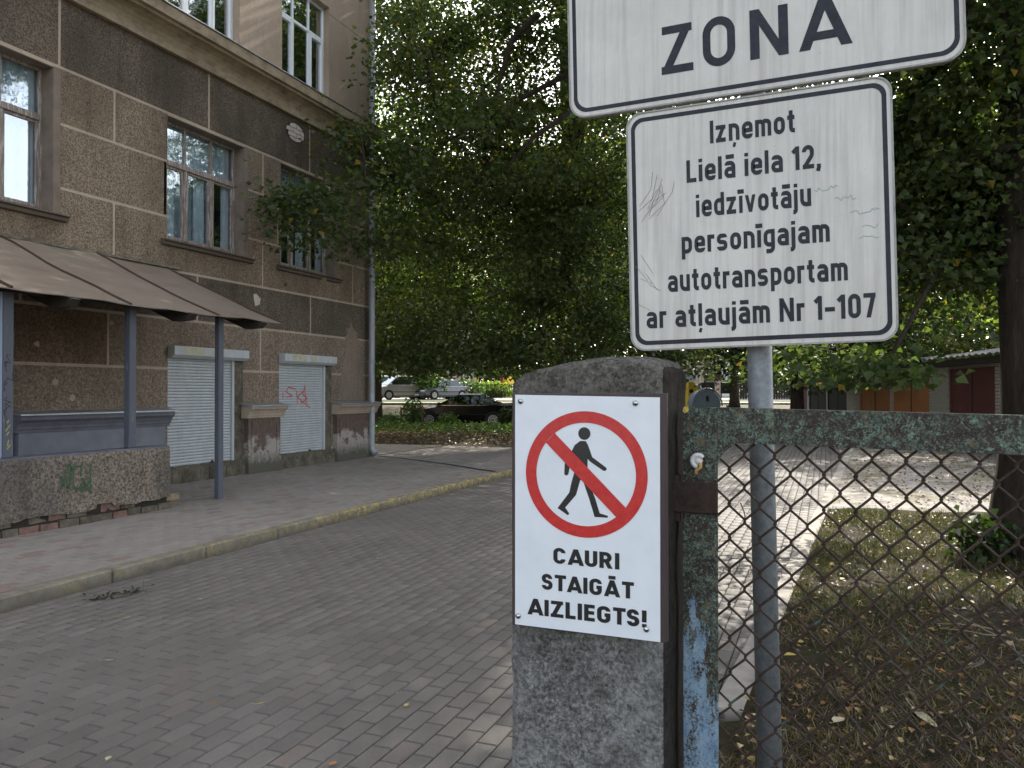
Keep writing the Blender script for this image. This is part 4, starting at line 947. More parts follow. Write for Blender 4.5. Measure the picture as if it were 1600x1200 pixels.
# ================================================================== ROAD SIGN ON POLE
th = R(1.18)
sg = thing('road_sign_post', 'leaning grey steel pole carrying two white traffic plates with dark lettering', 'sign', (-.117, 2.02, 0), rot=(0, -th, 0), local=True)
mb = MB(); mb.tube([(0, 0, -.1), (0, 0, 2.8)], .0295, 24); mb.build('pole', 'galvanized', sg, smooth=True)
YS = -.07                     # face plane in local coordinates (world 1.95)
def plate(u0, u1, v0, v1, r_, name):
    mb = MB(); P = rrect(u0, u1, v0, v1, r_, 8); n = len(P)
    mb.mesh([(a, YS, b) for a, b in P]+[(a, YS+.004, b) for a, b in P], [tuple(range(n)), tuple(range(n, 2*n))[::-1]]+[(i, n+i, n+(i+1) % n, (i+1) % n) for i in range(n)])
    f = mb.build(name, 'sign_face', sg)
    # folded rim behind the plate
    Q = rrect(u0+.003, u1-.003, v0+.003, v1-.003, r_-.002, 8)
    mb = MB(); mb.mesh([(a, YS+.003, b) for a, b in P]+[(a, YS+.022, b) for a, b in Q], [(i, (i+1) % n, n+(i+1) % n, n+i) for i in range(n)]); mb.build('rim', 'sign_edge', f)
    # raised lip
    lip = MB(); Q2 = rrect(u0+.004, u1-.004, v0+.004, v1-.004, r_-.003, 8)
    lip.mesh([(a, YS-.0025, b) for a, b in P]+[(a, YS-.0025, b) for a, b in Q2]+[(a, YS, b) for a, b in P], [(i, (i+1) % n, n+(i+1) % n, n+i) for i in range(n)]+[(i, 2*n+i, 2*n+(i+1) % n, (i+1) % n) for i in range(n)])
    lip.build('lip', 'sign_edge', f)
    # printed border
    A = rrect(u0+.012, u1-.012, v0+.014, v1-.014, r_-.008, 10); B = rrect(u0+.022, u1-.022, v0+.0245, v1-.0245, r_-.015, 10); n = len(A)
    bd = MB(); bd.mesh([(a, YS-.0006, b) for a, b in A]+[(a, YS-.0006, b) for a, b in B], [(i, (i+1) % n, n+(i+1) % n, n+i) for i in range(n)]); bd.build('border', 'sign_ink', f)
    cl = MB(); cl.box(u0+.05, u1-.05, YS+.023, YS+.035, (v0+v1)/2+.15, (v0+v1)/2+.18); cl.box(u0+.05, u1-.05, YS+.023, YS+.035, (v0+v1)/2-.18, (v0+v1)/2-.15); cl.build('bracket', 'galvanized', f)
    return f
lowp = plate(-.3035, .3035, 1.608, 2.207, .038, 'lower_plate'); upp = plate(-.4515, .4515, 2.2155, 2.815, .045, 'upper_plate')
yt = YS-.0007
for (s_, a, b, base) in (('Izņemot', -.0974, .0973, 2.1054), ('Lielā iela 12,', -.1557, .1531, 2.0160), ('iedzīvotāju', -.1345, .1282, 1.929), ('personīgajam', -.1716, .1661, 1.8425), ('autotransportam', -.2072, .2021, 1.7506), ('ar atļaujām Nr 1–107', -.2625, .2585, 1.6632)):
    put_text(s_, a, b, base, .0553, yt, lowp, 'sign_ink', .185)
put_text('Z', -.2108, -.1328, 2.2918, .119, yt, upp, 'sign_ink', .165)
put_text('O', -.1095, -.0330, 2.2905, .121, yt, upp, 'sign_ink', .165)
put_text('N', .0010, .0875, 2.2918, .119, yt, upp, 'sign_ink', .165)
put_text('A', .1120, .2158, 2.2918, .119, yt, upp, 'sign_ink', .165)
mb = MB(); random.seed(21)
for k in range(9):
    a0 = random.uniform(-.285, -.215); b0 = random.uniform(1.93, 1.99)
    stroke(mb, [(a0, b0), (a0+.02+random.uniform(-.01, .02), b0+random.uniform(.02, .06)), (a0+.03+random.uniform(0, .02), b0+random.uniform(.05, .09))], .0009, lambda a, b, o: (a, YS-.0008-o*.3, b))
for k in range(6):
    a0 = random.uniform(-.29, -.25); b0 = random.uniform(1.70, 1.85); stroke(mb, [(a0, b0), (a0+.03, b0-random.uniform(0, .05))], .0009, lambda a, b, o: (a, YS-.0008-o*.3, b))
mb.build('scratches', 'scratch', lowp)
mb = MB()
for (cx_, cz_, w_) in ((.16, 1.965, .05), (.20, 1.94, .04), (.24, 1.905, .06), (.25, 1.87, .03), (.245, 1.845, .035)):
    p = [(cx_-w_/2, cz_)]
    while p[-1][0] < cx_+w_/2: p.append((p[-1][0]+random.uniform(.002, .007), cz_+random.uniform(-.006, .006)))
    stroke(mb, p, .0012, lambda a, b, o: (a, YS-.0008-o*.3, b))
mb.build('pen_marks', 'mint_pen', lowp)

# ================================================================== GATE
gate = thing('wire_gate', 'rusty gate leaf with flaking green and blue paint and chain link mesh', 'gate', (-.29, 1.72, 0))
sl = -.0185
GX0, GX1 = -.289, 1.9
def slp(x): return sl*(x+.215)
mb = MB()
def slab_x(x0, x1, y0, y1, z0, z1): mb.mesh([(x0, y0, z0+slp(x0)), (x1, y0, z0+slp(x1)), (x1, y1, z0+slp(x1)), (x0, y1, z0+slp(x0)), (x0, y0, z1+slp(x0)), (x1, y0, z1+slp(x1)), (x1, y1, z1+slp(x1)), (x0, y1, z1+slp(x0))], [(0, 3, 2, 1), (4, 5, 6, 7), (0, 1, 5, 4), (1, 2, 6, 5), (2, 3, 7, 6), (3, 0, 4, 7)])
nseg = 44
for k in range(nseg):
    pass
slab_x(-.213, GX1, 1.72, 1.726, 1.392, 1.466); slab_x(-.213, GX1, 1.7262, 1.775, 1.460, 1.466)
mb.build('top_rail', 'gate_paint', gate)
mb = MB(); mb.box(-.287, -.2135, 1.72, 1.7265, .05, 1.467, 0, .001); mb.box(-.287, -.281, 1.7267, 1.775, .05, 1.46); mb.build('stile', 'gate_paint', gate)
mb = MB(); mb.prism([(-.212, 1.392), (-.212, 1.352), (-.20, 1.372), (-.176, 1.391)], 1.7205, 1.7255); mb.build('gusset', 'gate_paint', gate)
mb = MB(); mb.box(GX1-.07, GX1, 1.72, 1.726, .05, 1.35); mb.build('stile', 'gate_paint', gate)
mb = MB(); slab_x(-.213, GX1-.07, 1.7205, 1.7255, .08, .15); mb.build('bottom_rail', 'gate_paint', gate)
mb = MB(); mb.box(-.345, -.2125, 1.711, 1.7185, 1.240, 1.306, 0, .002); mb.tube([(-.302, 1.728, 1.22), (-.302, 1.728, 1.32)], .010, 10); mb.build('hinge_strap', 'rust_dark', gate)
mb = MB(); c0 = (-.2515, 1.707, 1.3525); n = 12
mb.tube([(c0[0]+.0125*math.cos(t)-.001, c0[1], c0[2]+.0125*math.sin(t)) for t in np.linspace(0.6, 4.6, 9)], .0052, 8); mb.tube([(c0[0]-.001, 1.719, c0[2]), (c0[0]-.001, 1.705, c0[2])], .009, 10); mb.build('bolt', 'barrier_white', gate, smooth=True)
mb = MB(); mb.tube([(c0[0]+.004, 1.703, c0[2]-.003), (c0[0]+.005, 1.702, c0[2]-.013), (c0[0]-.004, 1.703, c0[2]-.019), (c0[0]-.005, 1.704, c0[2]-.028)], .0042, 7); mb.build('foam_blob', 'foam_yellow', gate, smooth=True)
# chain link: each zigzag wire its own piece, hooked into its neighbours
PW, PH = .0308, .0715; zt0 = 1.405
random.seed(4)
for k in range(67):
    x0 = -.205+k*PW*1.0; pts = []; ph = k % 2
    z = zt0; j = 0; wob = random.uniform(-.002, .002)
    while z > .09:
        side = 1 if (j+ph) % 2 == 0 else -1
        xx = x0+side*(PW/2+.0016)+wob+.0022*noise.noise(Vector((x0*9, z*7, 0))); zz = z+slp(x0)+.003*noise.noise(Vector((x0*7, z*9, 4)))
        yy = 1.7345+.004*noise.noise(Vector((x0*3, z*3, 8)))
        pts.append((xx-side*.0026, yy+.0016*side, zz+.0050)); pts.append((xx, yy, zz)); pts.append((xx-side*.0026, yy-.0016*side, zz-.0050))
        z -= PH/2; j += 1
    if ph: pts = pts
    mb = MB(); mb.tube(pts, .0026, 6); w_ = mb.build('wire', 'wire_rust', gate, smooth=True)

# ================================================================== TREES
def leaf_block(P, D, N, size, tone, fold=.25, wide=.42):
    """kite leaves: P base, D tip direction, N normal"""
    n = len(P); Sd = np.cross(D, N); Sd /= np.linalg.norm(Sd, axis=1, keepdims=True)+1e-9; s = size[:, None]
    a = P; b = P+D*s*.42+Sd*s*wide+N*s*fold; c = P+D*s; d = P+D*s*.42-Sd*s*wide+N*s*fold
    V = np.stack([a, b, c, d], 1).reshape(-1, 3); i = np.arange(n)*4
    F = np.stack([np.stack([i, i+1, i+2], 1), np.stack([i, i+2, i+3], 1)], 1).reshape(-1, 3)
    return V, F, np.repeat(tone, 4)
def unit(v): return v/(np.linalg.norm(v, axis=-1, keepdims=True)+1e-9)
def wz(xc, zc, z): X, Y = W(xc, zc); return (X, Y, z)
def pix(px, py, zc):                 # offline layout aid: a point of the site at depth zc
    xc = (px-800)/1230*zc; return wz(xc, zc, 1.5+(612-py)/1230*zc)
def make_tree(name, label, base, trunk, r0, ells, K, nleaf, lsize, mat, seed, sig=.38, group=None, keep=None, droop=.5, cat='tree', ytone=1.0):
    g = np.random.default_rng(seed); pr_ = random.Random(seed)
    root = thing(name, label, cat, base, group)
    wts = np.array([e[6] for e in ells], float); wts /= wts.sum(); C = []
    while len(C) < K:
        e = ells[g.choice(len(ells), p=wts)]; d = unit(g.normal(size=3)); r_ = g.random()**.42
        p = np.array(e[:3])+d*r_*np.array(e[3:6])
        if keep is None or keep(p): C.append(p)
    C = np.array(C)
    nodes = [np.array(p, float) for p in trunk]; par_ = [None]+list(range(len(trunk)-1)); nt = len(trunk)
    top = nodes[-1]; start = nodes[max(1, nt//3)]
    order = np.argsort(np.linalg.norm(C-((top+start)/2), axis=1)); leafn = []
    for ci in order:
        p = C[ci]; A = np.array(nodes[max(1, nt//3):]); off = max(1, nt//3)
        d = np.linalg.norm(A-p, axis=1)+.35*np.maximum(0, A[:, 2]-p[2]); j = int(np.argmin(d))+off
        q = nodes[j]; L = np.linalg.norm(p-q); segs = max(1, int(L/1.0)); prev = j
        for s_ in range(1, segs+1):
            t = s_/segs; m_ = q+(p-q)*t
            if s_ < segs: m_ = m_+g.normal(size=3)*.06*L+np.array([0, 0, .12*L*math.sin(math.pi*t)])
            nodes.append(m_); par_.append(prev); prev = len(nodes)-1
        leafn.append(prev)
    cnt = np.zeros(len(nodes))
    for i in leafn:
        k = i
        while k is not None: cnt[k] += 1; k = par_[k]
    rad = r0*np.sqrt(cnt/cnt[0])*.78; rad[:nt] = [r0*(1-.55*i/max(1, nt-1)) for i in range(nt)]
    rad = np.clip(rad, .007, None)
    # trunk
    tb = MB(); P = [Vector(nodes[i]) for i in range(nt)]; pts = []; rr_ = []
    for i in range(nt-1):
        for s_ in range(4): t = s_/4; pts.append(P[i].lerp(P[i+1], t)); rr_.append(float(rad[i]*(1-t)+rad[i+1]*t)*(1+.05*pr_.uniform(-1, 1)))
    pts.append(P[-1]); rr_.append(float(rad[nt-1])); rr_[0] *= 1.35; rr_[1] *= 1.12
    tb.tube(pts, rr_, 14); tb.build('trunk', 'bark', root, smooth=True)
    lb = MB()
    for i in range(nt, len(nodes)):
        a, b = nodes[par_[i]], nodes[i]
        ra = min(float(rad[par_[i]]), float(rad[i])*1.35); lb.tube([a, b], [ra, float(rad[i])], 5 if rad[i] > .03 else 4, cap=False)
    lb.build('limbs', 'bark', root, smooth=True)
    if name == 'linden_tree' and r0 < .33:
        for pts in ([(985, 50, 18), (880, 118, 17.2), (790, 165, 16.6), (690, 225, 16)], [(1010, 95, 17), (900, 168, 16), (835, 212, 15.4), (790, 262, 15)], [(840, 20, 17), (800, 60, 16.6), (782, 120, 16.2), (772, 170, 16)], [(640, 60, 16.5), (668, 110, 16.5), (684, 170, 16.3)]):
            bq = MB(); bq.tube([pix(*q) for q in pts], [.085-.06*i/(len(pts)-1) for i in range(len(pts))], 7); bq.build('bough', 'bark', root, smooth=True)
    # twigs and leaves
    per = max(1, nleaf//K); n = per*K
    ctr = np.repeat(C, per, 0); spread = np.array([sig, sig, sig*.55])
    sz = g.uniform(.6, 1.35, K); offs = g.normal(size=(n, 3))*spread*np.repeat(sz, per)[:, None]
    Pp = ctr+offs; Pp[:, 2] -= .18*np.linalg.norm(offs[:, :2], axis=1)
    if keep is not None:
        msk = np.array([keep(p) for p in Pp]) if len(Pp) < 400000 else np.ones(len(Pp), bool); Pp = Pp[msk]; offs = offs[msk]
    n = len(Pp)
    D = unit(offs*np.array([1, 1, .3])/sig+g.normal(size=(n, 3))*.8+np.array([0, 0, -droop]))
    Nn = unit(g.normal(size=(n, 3))*.75+np.array([0, 0, .8])); Nn = unit(Nn-D*(Nn*D).sum(1, keepdims=True))
    tone = np.clip(g.beta(2.0, 2.2, n)*.75+np.repeat(g.random(K), per)[msk if keep is not None else slice(None)]*.25, 0, .93); yl = g.random(n) < .012*ytone; tone[yl] = g.uniform(.95, 1, yl.sum())
    V, F, T = leaf_block(Pp, D, Nn, lsize*g.uniform(.65, 1.25, n), tone)
    o_ = np.array(base); me = np_mesh('crown', V-o_, F, T); add_mesh('crown', me, mat, root)
    return root
def ell(px, py, zc, rx, ry, rz, w): return (*pix(px, py, zc), rx, ry, rz, w)
# central linden
cb = wz(1.55, 22, .15)
def keepA(p):
    if p[0] < FX+.35 and p[1] < YE+.35: return False
    if p[2] < 1.9: return False
    zc = -S21*p[0]+C21*p[1]; xc = C21*p[0]+S21*p[1]; u = xc/zc*1230+800; v = 612-(p[2]-1.5)/zc*1230
    return True
trA = [cb, (cb[0]-.1, cb[1]-.1, 2.2), (cb[0]+.1, cb[1]-.3, 4.2), (cb[0]+.2, cb[1]-.3, 6.5), (cb[0]+.1, cb[1]-.4, 9.5), (cb[0], cb[1]-.3, 12.5)]
make_tree('linden_tree', 'large linden behind the gate pillar with limbs drooping across the street to the facade', cb, trA, .30,
          [ell(780, 120, 20, 5.5, 5, 4.5, 10), ell(720, 330, 19, 4.2, 4, 2.8, 6), ell(900, 330, 20, 4.5, 4.5, 3, 6), ell(640, 250, 16.5, 2.2, 2.5, 2.6, 3.0),
           ell(640, 60, 19, 3.5, 3.5, 3.5, 2.6), ell(1000, 250, 21, 5, 5, 4, 4), ell(800, 480, 20, 5.5, 3.5, 1.2, 4.0), ell(960, 500, 20, 3.5, 3, 1.5, 2.0), ell(680, 548, 18, 2.6, 1.6, .45, 1.3), ell(790, 545, 19, 2.4, 1.6, .4, 1.0), ell(640, 560, 23, 1.8, 1.6, .45, .8), ell(760, 570, 25, 2.2, 1.6, .4, .8), ell(700, 60, 19, 3.0, 2.5, 2.2, 3.0),
           (-3.2, 18.0, 11.5, 3.2, 3.2, 1.5, 9), (-3.6, 21.5, 12.0, 3.4, 3.0, 1.6, 8), (-8.5, 28, 9.0, 6.5, 4.5, 3.6, 9), ell(480, 318, 13.3, 1.0, .8, .32, .50), ell(560, 325, 14.0, .9, .9, .5, .55), ell(580, 240, 15.0, .8, .9, .65, .6), ell(505, 345, 13.0, .8, .7, .18, .2)],  # crown masses in site coordinates are added to shade the street and bank
          980, 200000, .108, 'linden_leaf', 11, .38, keep=keepA)
# right linden
rb = (1.78, 8.25, 0.0)
def keepR(p):
    if p[2] < 1.55: return False
    if p[1] < 3.0 and p[2] < 3.2: return False
    if math.hypot(p[0]-1.2, p[1]-8.0) > 7.2 and p[2] < 7.5: return False
    if p[2] < 2.75 and p[0] > 1.9 and p[1] > 8.9: return False
    if p[1] < 5.2 and p[0] > -1.6 and p[2] < 3.3: return False
    return True
trR = [rb, (1.80, 8.25, 1.6), (1.72, 8.3, 3.4), (1.8, 8.2, 6), (1.7, 8.1, 8.5), (1.8, 8.0, 10.5)]
make_tree('linden_tree', 'dark thick trunked linden at the right edge rising from the grass behind the gate', rb, trR, .36,
          [(.8, 7.8, 8.6, 5.2, 5.2, 3.0, 14), (-2.2, 12.0, 9.8, 3.0, 3.4, 1.2, 8), (1.2, 8.8, 4.6, 3.2, 2.2, 1.3, 4.0), ell(1440, 250, 8.0, 1.4, 1.4, 1.0, 1.7), ell(1440, 390, 7.8, 1.0, 1.0, .55, 1.1),  # high crown mass toward the facade, out of view, added to shade the street
           ell(1370, 588, 6.4, .42, .4, .17, .30), ell(1310, 592, 6.6, .3, .3, .13, .13), ell(1590, 330, 7.4, .6, .6, .9, .9), ell(1575, 590, 6.6, .15, .2, .2, .10), ell(1250, 560, 9.2, .6, .6, .3, .22)],
          720, 122000, .086, 'linden_leaf', 23, .27, keep=keepR, ytone=.6)
# trees beyond
far = [(-5.8, 34, 9, 5.0, 'bright_leaf', 'trunk dark behind the downpipe, bright backlit yellow-green leaves'), ]
def bg_tree(xc, zc, H_, rr, mat, seed, label, n=26000, ls=.17, low=3.2, K=190, r0=.26):
    b = wz(xc, zc, 0); b = (b[0], b[1], terrain(b[0], b[1]))
    cz = (low+H_)/2+b[2]
    make_tree('broadleaf_tree', label, b, [b, (b[0], b[1], 2.2+b[2]), (b[0]+.2, b[1], H_*.45), (b[0], b[1]+.2, H_*.75)], r0,
              [(b[0], b[1], cz, rr, rr, (H_-low)/2, 4), (b[0]+rr*.4, b[1]+.3*rr, cz*.8, rr*.7, rr*.7, (H_-low)*.3, 1), (b[0]-rr*.4, b[1]-.3*rr, cz*.75, rr*.7, rr*.7, (H_-low)*.3, 1)], K, n, ls, mat, seed, .62, 'trees beyond the street', lambda p: p[2] > low*.85+b[2] and not (p[0] < FX+.5 and p[1] < YE+.5), cat='tree')
bg_tree(-5.35, 31, 13, 3.6, 'bright_leaf', 31, 'bright yellow-green tree with a dark straight trunk just behind the downpipe', low=2.2)
bg_tree(.9, 50, 17, 7.0, 'linden_leaf', 32, 'tall green tree behind the gate pillar, beyond the black car', low=3.6, ls=.24)
bg_tree(5.5, 42, 16, 6.5, 'dark_leaf', 33, 'dark tree rising behind the lower traffic plate', low=4.0, ls=.22)
bg_tree(13.0, 46, 17, 7.5, 'dark_leaf', 34, 'dark tree standing over the left end of the garages', low=3.4, ls=.24)
bg_tree(22.5, 34, 16, 7.5, 'bright_leaf', 35, 'yellowish backlit tree behind the maroon garage door', low=4.2, ls=.2)
bg_tree(-13, 52, 16, 6.5, 'linden_leaf', 36, 'leafy tree over the silver minivan, half hidden by the building corner', low=3.4, ls=.24)
bg_tree(10.5, 29, 11, 4.5, 'dark_leaf', 37, 'dark bushy tree left of the black garage door', low=1.7, ls=.16, n=42000, K=260)
bg_tree(16, 24, 13, 5.5, 'linden_leaf', 38, 'leafy tree overhanging the garage roofs near the right trunk', low=6.2, ls=.16)

# distant wood that reads as one mass
g = np.random.default_rng(99); n = 90000
ang = g.uniform(-.85, .8, n); rad_ = g.uniform(105, 135, n); top_ = 13+5*np.sin(ang*9)+4*np.sin(ang*23+1)
zz = g.random(n)**.8*(top_+5); xc = np.sin(ang)*rad_; zc = np.cos(ang)*rad_
P = np.stack([xc*C21-zc*S21, xc*S21+zc*C21, zz+.9], 1)
V, F, T = leaf_block(P, unit(g.normal(size=(n, 3))), unit(g.normal(size=(n, 3))), g.uniform(.5, 1.2, n), g.random(n))
o = add_mesh('distant_wood', np_mesh('wood', V, F, T), 'linden_leaf', None, 'stuff'); setp(o, 'distant mass of green trees closing the view behind everything', 'trees')

# ================================================================== GROUND COVER
def blades(name, n, sampler, h0, h1, mat, seed, width=.0035, lean=.6, tl=(0, 1), kindlabel=None):
    g = np.random.default_rng(seed); P = sampler(g, n); n = len(P)
    h = g.uniform(h0, h1, n)[:, None]; a = g.uniform(0, 2*np.pi, n); S_ = np.stack([np.cos(a), np.sin(a), 0*a], 1)
    Ln = unit(g.normal(size=(n, 3))*np.array([1, 1, 0])*lean+np.array([0, 0, 1.0])); w_ = width*g.uniform(.7, 1.5, n)[:, None]
    mid = P+Ln*h*.55; tip = mid+unit(Ln+g.normal(size=(n, 3))*np.array([.5, .5, .2]))*h*.5
    V = np.stack([P-S_*w_, P+S_*w_, mid+S_*w_*.8, tip, mid-S_*w_*.8], 1).reshape(-1, 3); i = np.arange(n)*5
    F = np.concatenate([np.stack([i, i+1, i+2], 1), np.stack([i, i+2, i+4], 1), np.stack([i+4, i+2, i+3], 1)])
    T = np.repeat(g.uniform(tl[0], tl[1], n), 5)
    o = add_mesh(name, np_mesh(name, V, F, T), mat, None, 'stuff'); setp(o, kindlabel, 'grass'); return o
def lawn_pts(g, n, y0=1.6, y1=10.5, xmax=6.0, clump=.55, near=1.6):
    y = y0+(y1-y0)*g.random(n)**near; x = np.array([EDGE(v) for v in y])+.01+(xmax*np.clip(y/7, .3, 1))*g.random(n)
    k = np.array([noise.noise(Vector((a*1.6, b*1.6, 7)))+.5*noise.noise(Vector((a*6, b*6, 1))) for a, b in zip(x, y)])
    m_ = k > g.uniform(-.45, clump, n); x, y = x[m_], y[m_]
    return np.stack([x, y, np.array([gz(a, b) for a, b in zip(x, y)])], 1)
blades('dry_grass', 130000, lambda g, n: lawn_pts(g, n, clump=.35), .025, .095, 'grass_blade', 1, .0021, 1.3, (.38, 1), 'short dry brown grass on the shaded ground behind the gate')
blades('green_grass', 60000, lambda g, n: lawn_pts(g, n, 5.4, 10.7, 5, .3, .8), .03, .09, 'grass_blade', 2, .003, .8, (0, .55), 'green grass in the sunlit strip beside the edging slabs')
def litter(name, n, sampler, s0, s1, seed, label):
    g = np.random.default_rng(seed); P = sampler(g, n); n = len(P); P[:, 2] += g.uniform(.004, .02, n)
    a = g.uniform(0, 2*np.pi, n); D = unit(np.stack([np.cos(a), np.sin(a), g.normal(size=n)*.25], 1)); N_ = unit(g.normal(size=(n, 3))*.3+np.array([0, 0, 1])); N_ = unit(N_-D*(N_*D).sum(1, keepdims=True))
    V, F, T = leaf_block(P, D, N_, g.uniform(s0, s1, n), g.random(n), .2, .36)
    o = add_mesh(name, np_mesh(name, V, F, T), 'litter', None, 'stuff'); setp(o, label, 'leaves'); return o
def lp(g, n): 
    y = 1.8+8.6*g.random(n)**1.2; x = np.array([EDGE(v) for v in y])+.02+6*np.clip(y/7, .3, 1)*g.random(n); return np.stack([x, y, np.array([gz(a, b)+.012 for a, b in zip(x, y)])], 1)
litter('leaf_litter', 6500, lp, .012, .05, 5, 'small fallen brown and yellow leaves scattered over the grass behind the gate')
def vp(g, n):
    x = g.uniform(-24, -5.6, n); y = g.uniform(18.4, 30, n); return np.stack([x, y, .12+.10*np.clip((y-18.2)/2.3, 0, 1)-.02*np.clip(y-24, 0, 9)], 1)
litter('leaf_litter', 9000, vp, .05, .12, 6, 'brown leaf litter covering the earth bank beyond the pavement')
def yp(g, n):
    y = g.uniform(11, 22, n); return np.stack([np.array([EDGE(v) for v in y])+.1+g.random(n)*9, y, 0*y+.006], 1)
litter('leaf_litter', 4200, yp, .03, .07, 7, 'yellow leaves strewn over the pale yard in front of the garages')
def rp(g, n): return np.stack([g.uniform(-5.1, -.2, n), g.uniform(2.2, 22, n), 0*np.zeros(n)+.002], 1)
litter('leaf_litter', 150, rp, .012, .03, 8, 'tiny leaf crumbs scattered over the paved street')
def cp(g, n):
    x = g.uniform(-22, -6, n); y = 24.0+g.normal(size=n)*1.2+.15*x*0; return np.stack([x, y, .16+.25*g.random(n)**2], 1)
g = np.random.default_rng(12); P = cp(g, 9000); n = len(P)
V, F, T = leaf_block(P, unit(g.normal(size=(n, 3))+np.array([0, 0, .3])), unit(g.normal(size=(n, 3))*.6+np.array([0, 0, 1])), g.uniform(.06, .13, n), g.random(n))
o = add_mesh('ground_cover', np_mesh('cover', V, F, T), 'cover_leaf', None, 'stuff'); setp(o, 'low green ground cover on the bank in front of the black car', 'plants')
def bush(name, label, c, r_, rz, n, ls, mat, seed, stems=6, group=None):
    g = np.random.default_rng(seed); root = thing(name, label, 'bush', (c[0], c[1], c[2]), group)
    d = unit(g.normal(size=(n, 3))); P = np.array([c[0], c[1], c[2]+rz*.95])+d*(g.random(n)**.5)[:, None]*np.array([r_, r_, rz]); P += g.normal(size=(n, 3))*.03
    P = P[P[:, 2] > c[2]+.02]; n = len(P)
    V, F, T = leaf_block(P, unit(g.normal(size=(n, 3))+np.array([0, 0, -.3])), unit(g.normal(size=(n, 3))*.6+np.array([0, 0, 1])), ls*g.uniform(.6, 1.3, n), g.random(n)*.93)
    add_mesh('foliage', np_mesh('foliage', V-np.array(c), F, T), mat, root)
    mb = MB()
    for k in range(stems):
        a = g.uniform(0, 6.28); e = (c[0]+math.cos(a)*r_*.7, c[1]+math.sin(a)*r_*.7, c[2]+rz*1.5*g.uniform(.6, 1)); m_ = (c[0]+math.cos(a)*r_*.2, c[1]+math.sin(a)*r_*.2, c[2]+rz*.8)
        mb.tube([c, m_, e], [.012, .009, .004], 5)
    mb.build('stems', 'bark', root); return root
bush('basal_shrub', 'low leafy shoots growing around the foot of the thick trunk', (1.28, 7.85, .03), .26, .20, 420, .085, 'dark_leaf', 41)
for k, (px, py, zc, r_, rz, lab) in enumerate([(645, 668, 32, .5, .62, 'dark shrub in front of the nose of the black car'), (700, 668, 31, .45, .3, 'low green plant below the black car door'), (792, 665, 30, .35, .45, 'dark bush beside the pillar, in front of the red tail lamp'), (612, 668, 30, .5, .3, 'low weeds just right of the plinth corner')]):
    q = pix(px, py, zc); bush('shrub', lab, (q[0], q[1], .05), r_, rz, 900, .10, 'cover_leaf' if k != 2 else 'dark_leaf', 50+k, group='shrubs on the bank')
for k, (xc, zc, r_, rz, lab) in enumerate([(-3.6, 60, 1.6, .75, 'yellow-green hedge bush beside the playground fence'), (-1.6, 64, 1.8, .7, 'bright bush in front of the playground slide'), (-6.2, 58, 1.8, 1.1, 'dark green bush behind the dark grey car')]):
    q = wz(xc, zc, 0); bush('hedge_bush', lab, (q[0], q[1], terrain(q[0], q[1])), r_, rz, 2600, .22, ['cover_leaf', 'bright_leaf', 'cover_leaf'][k], 70+k, group='bushes by the playground')

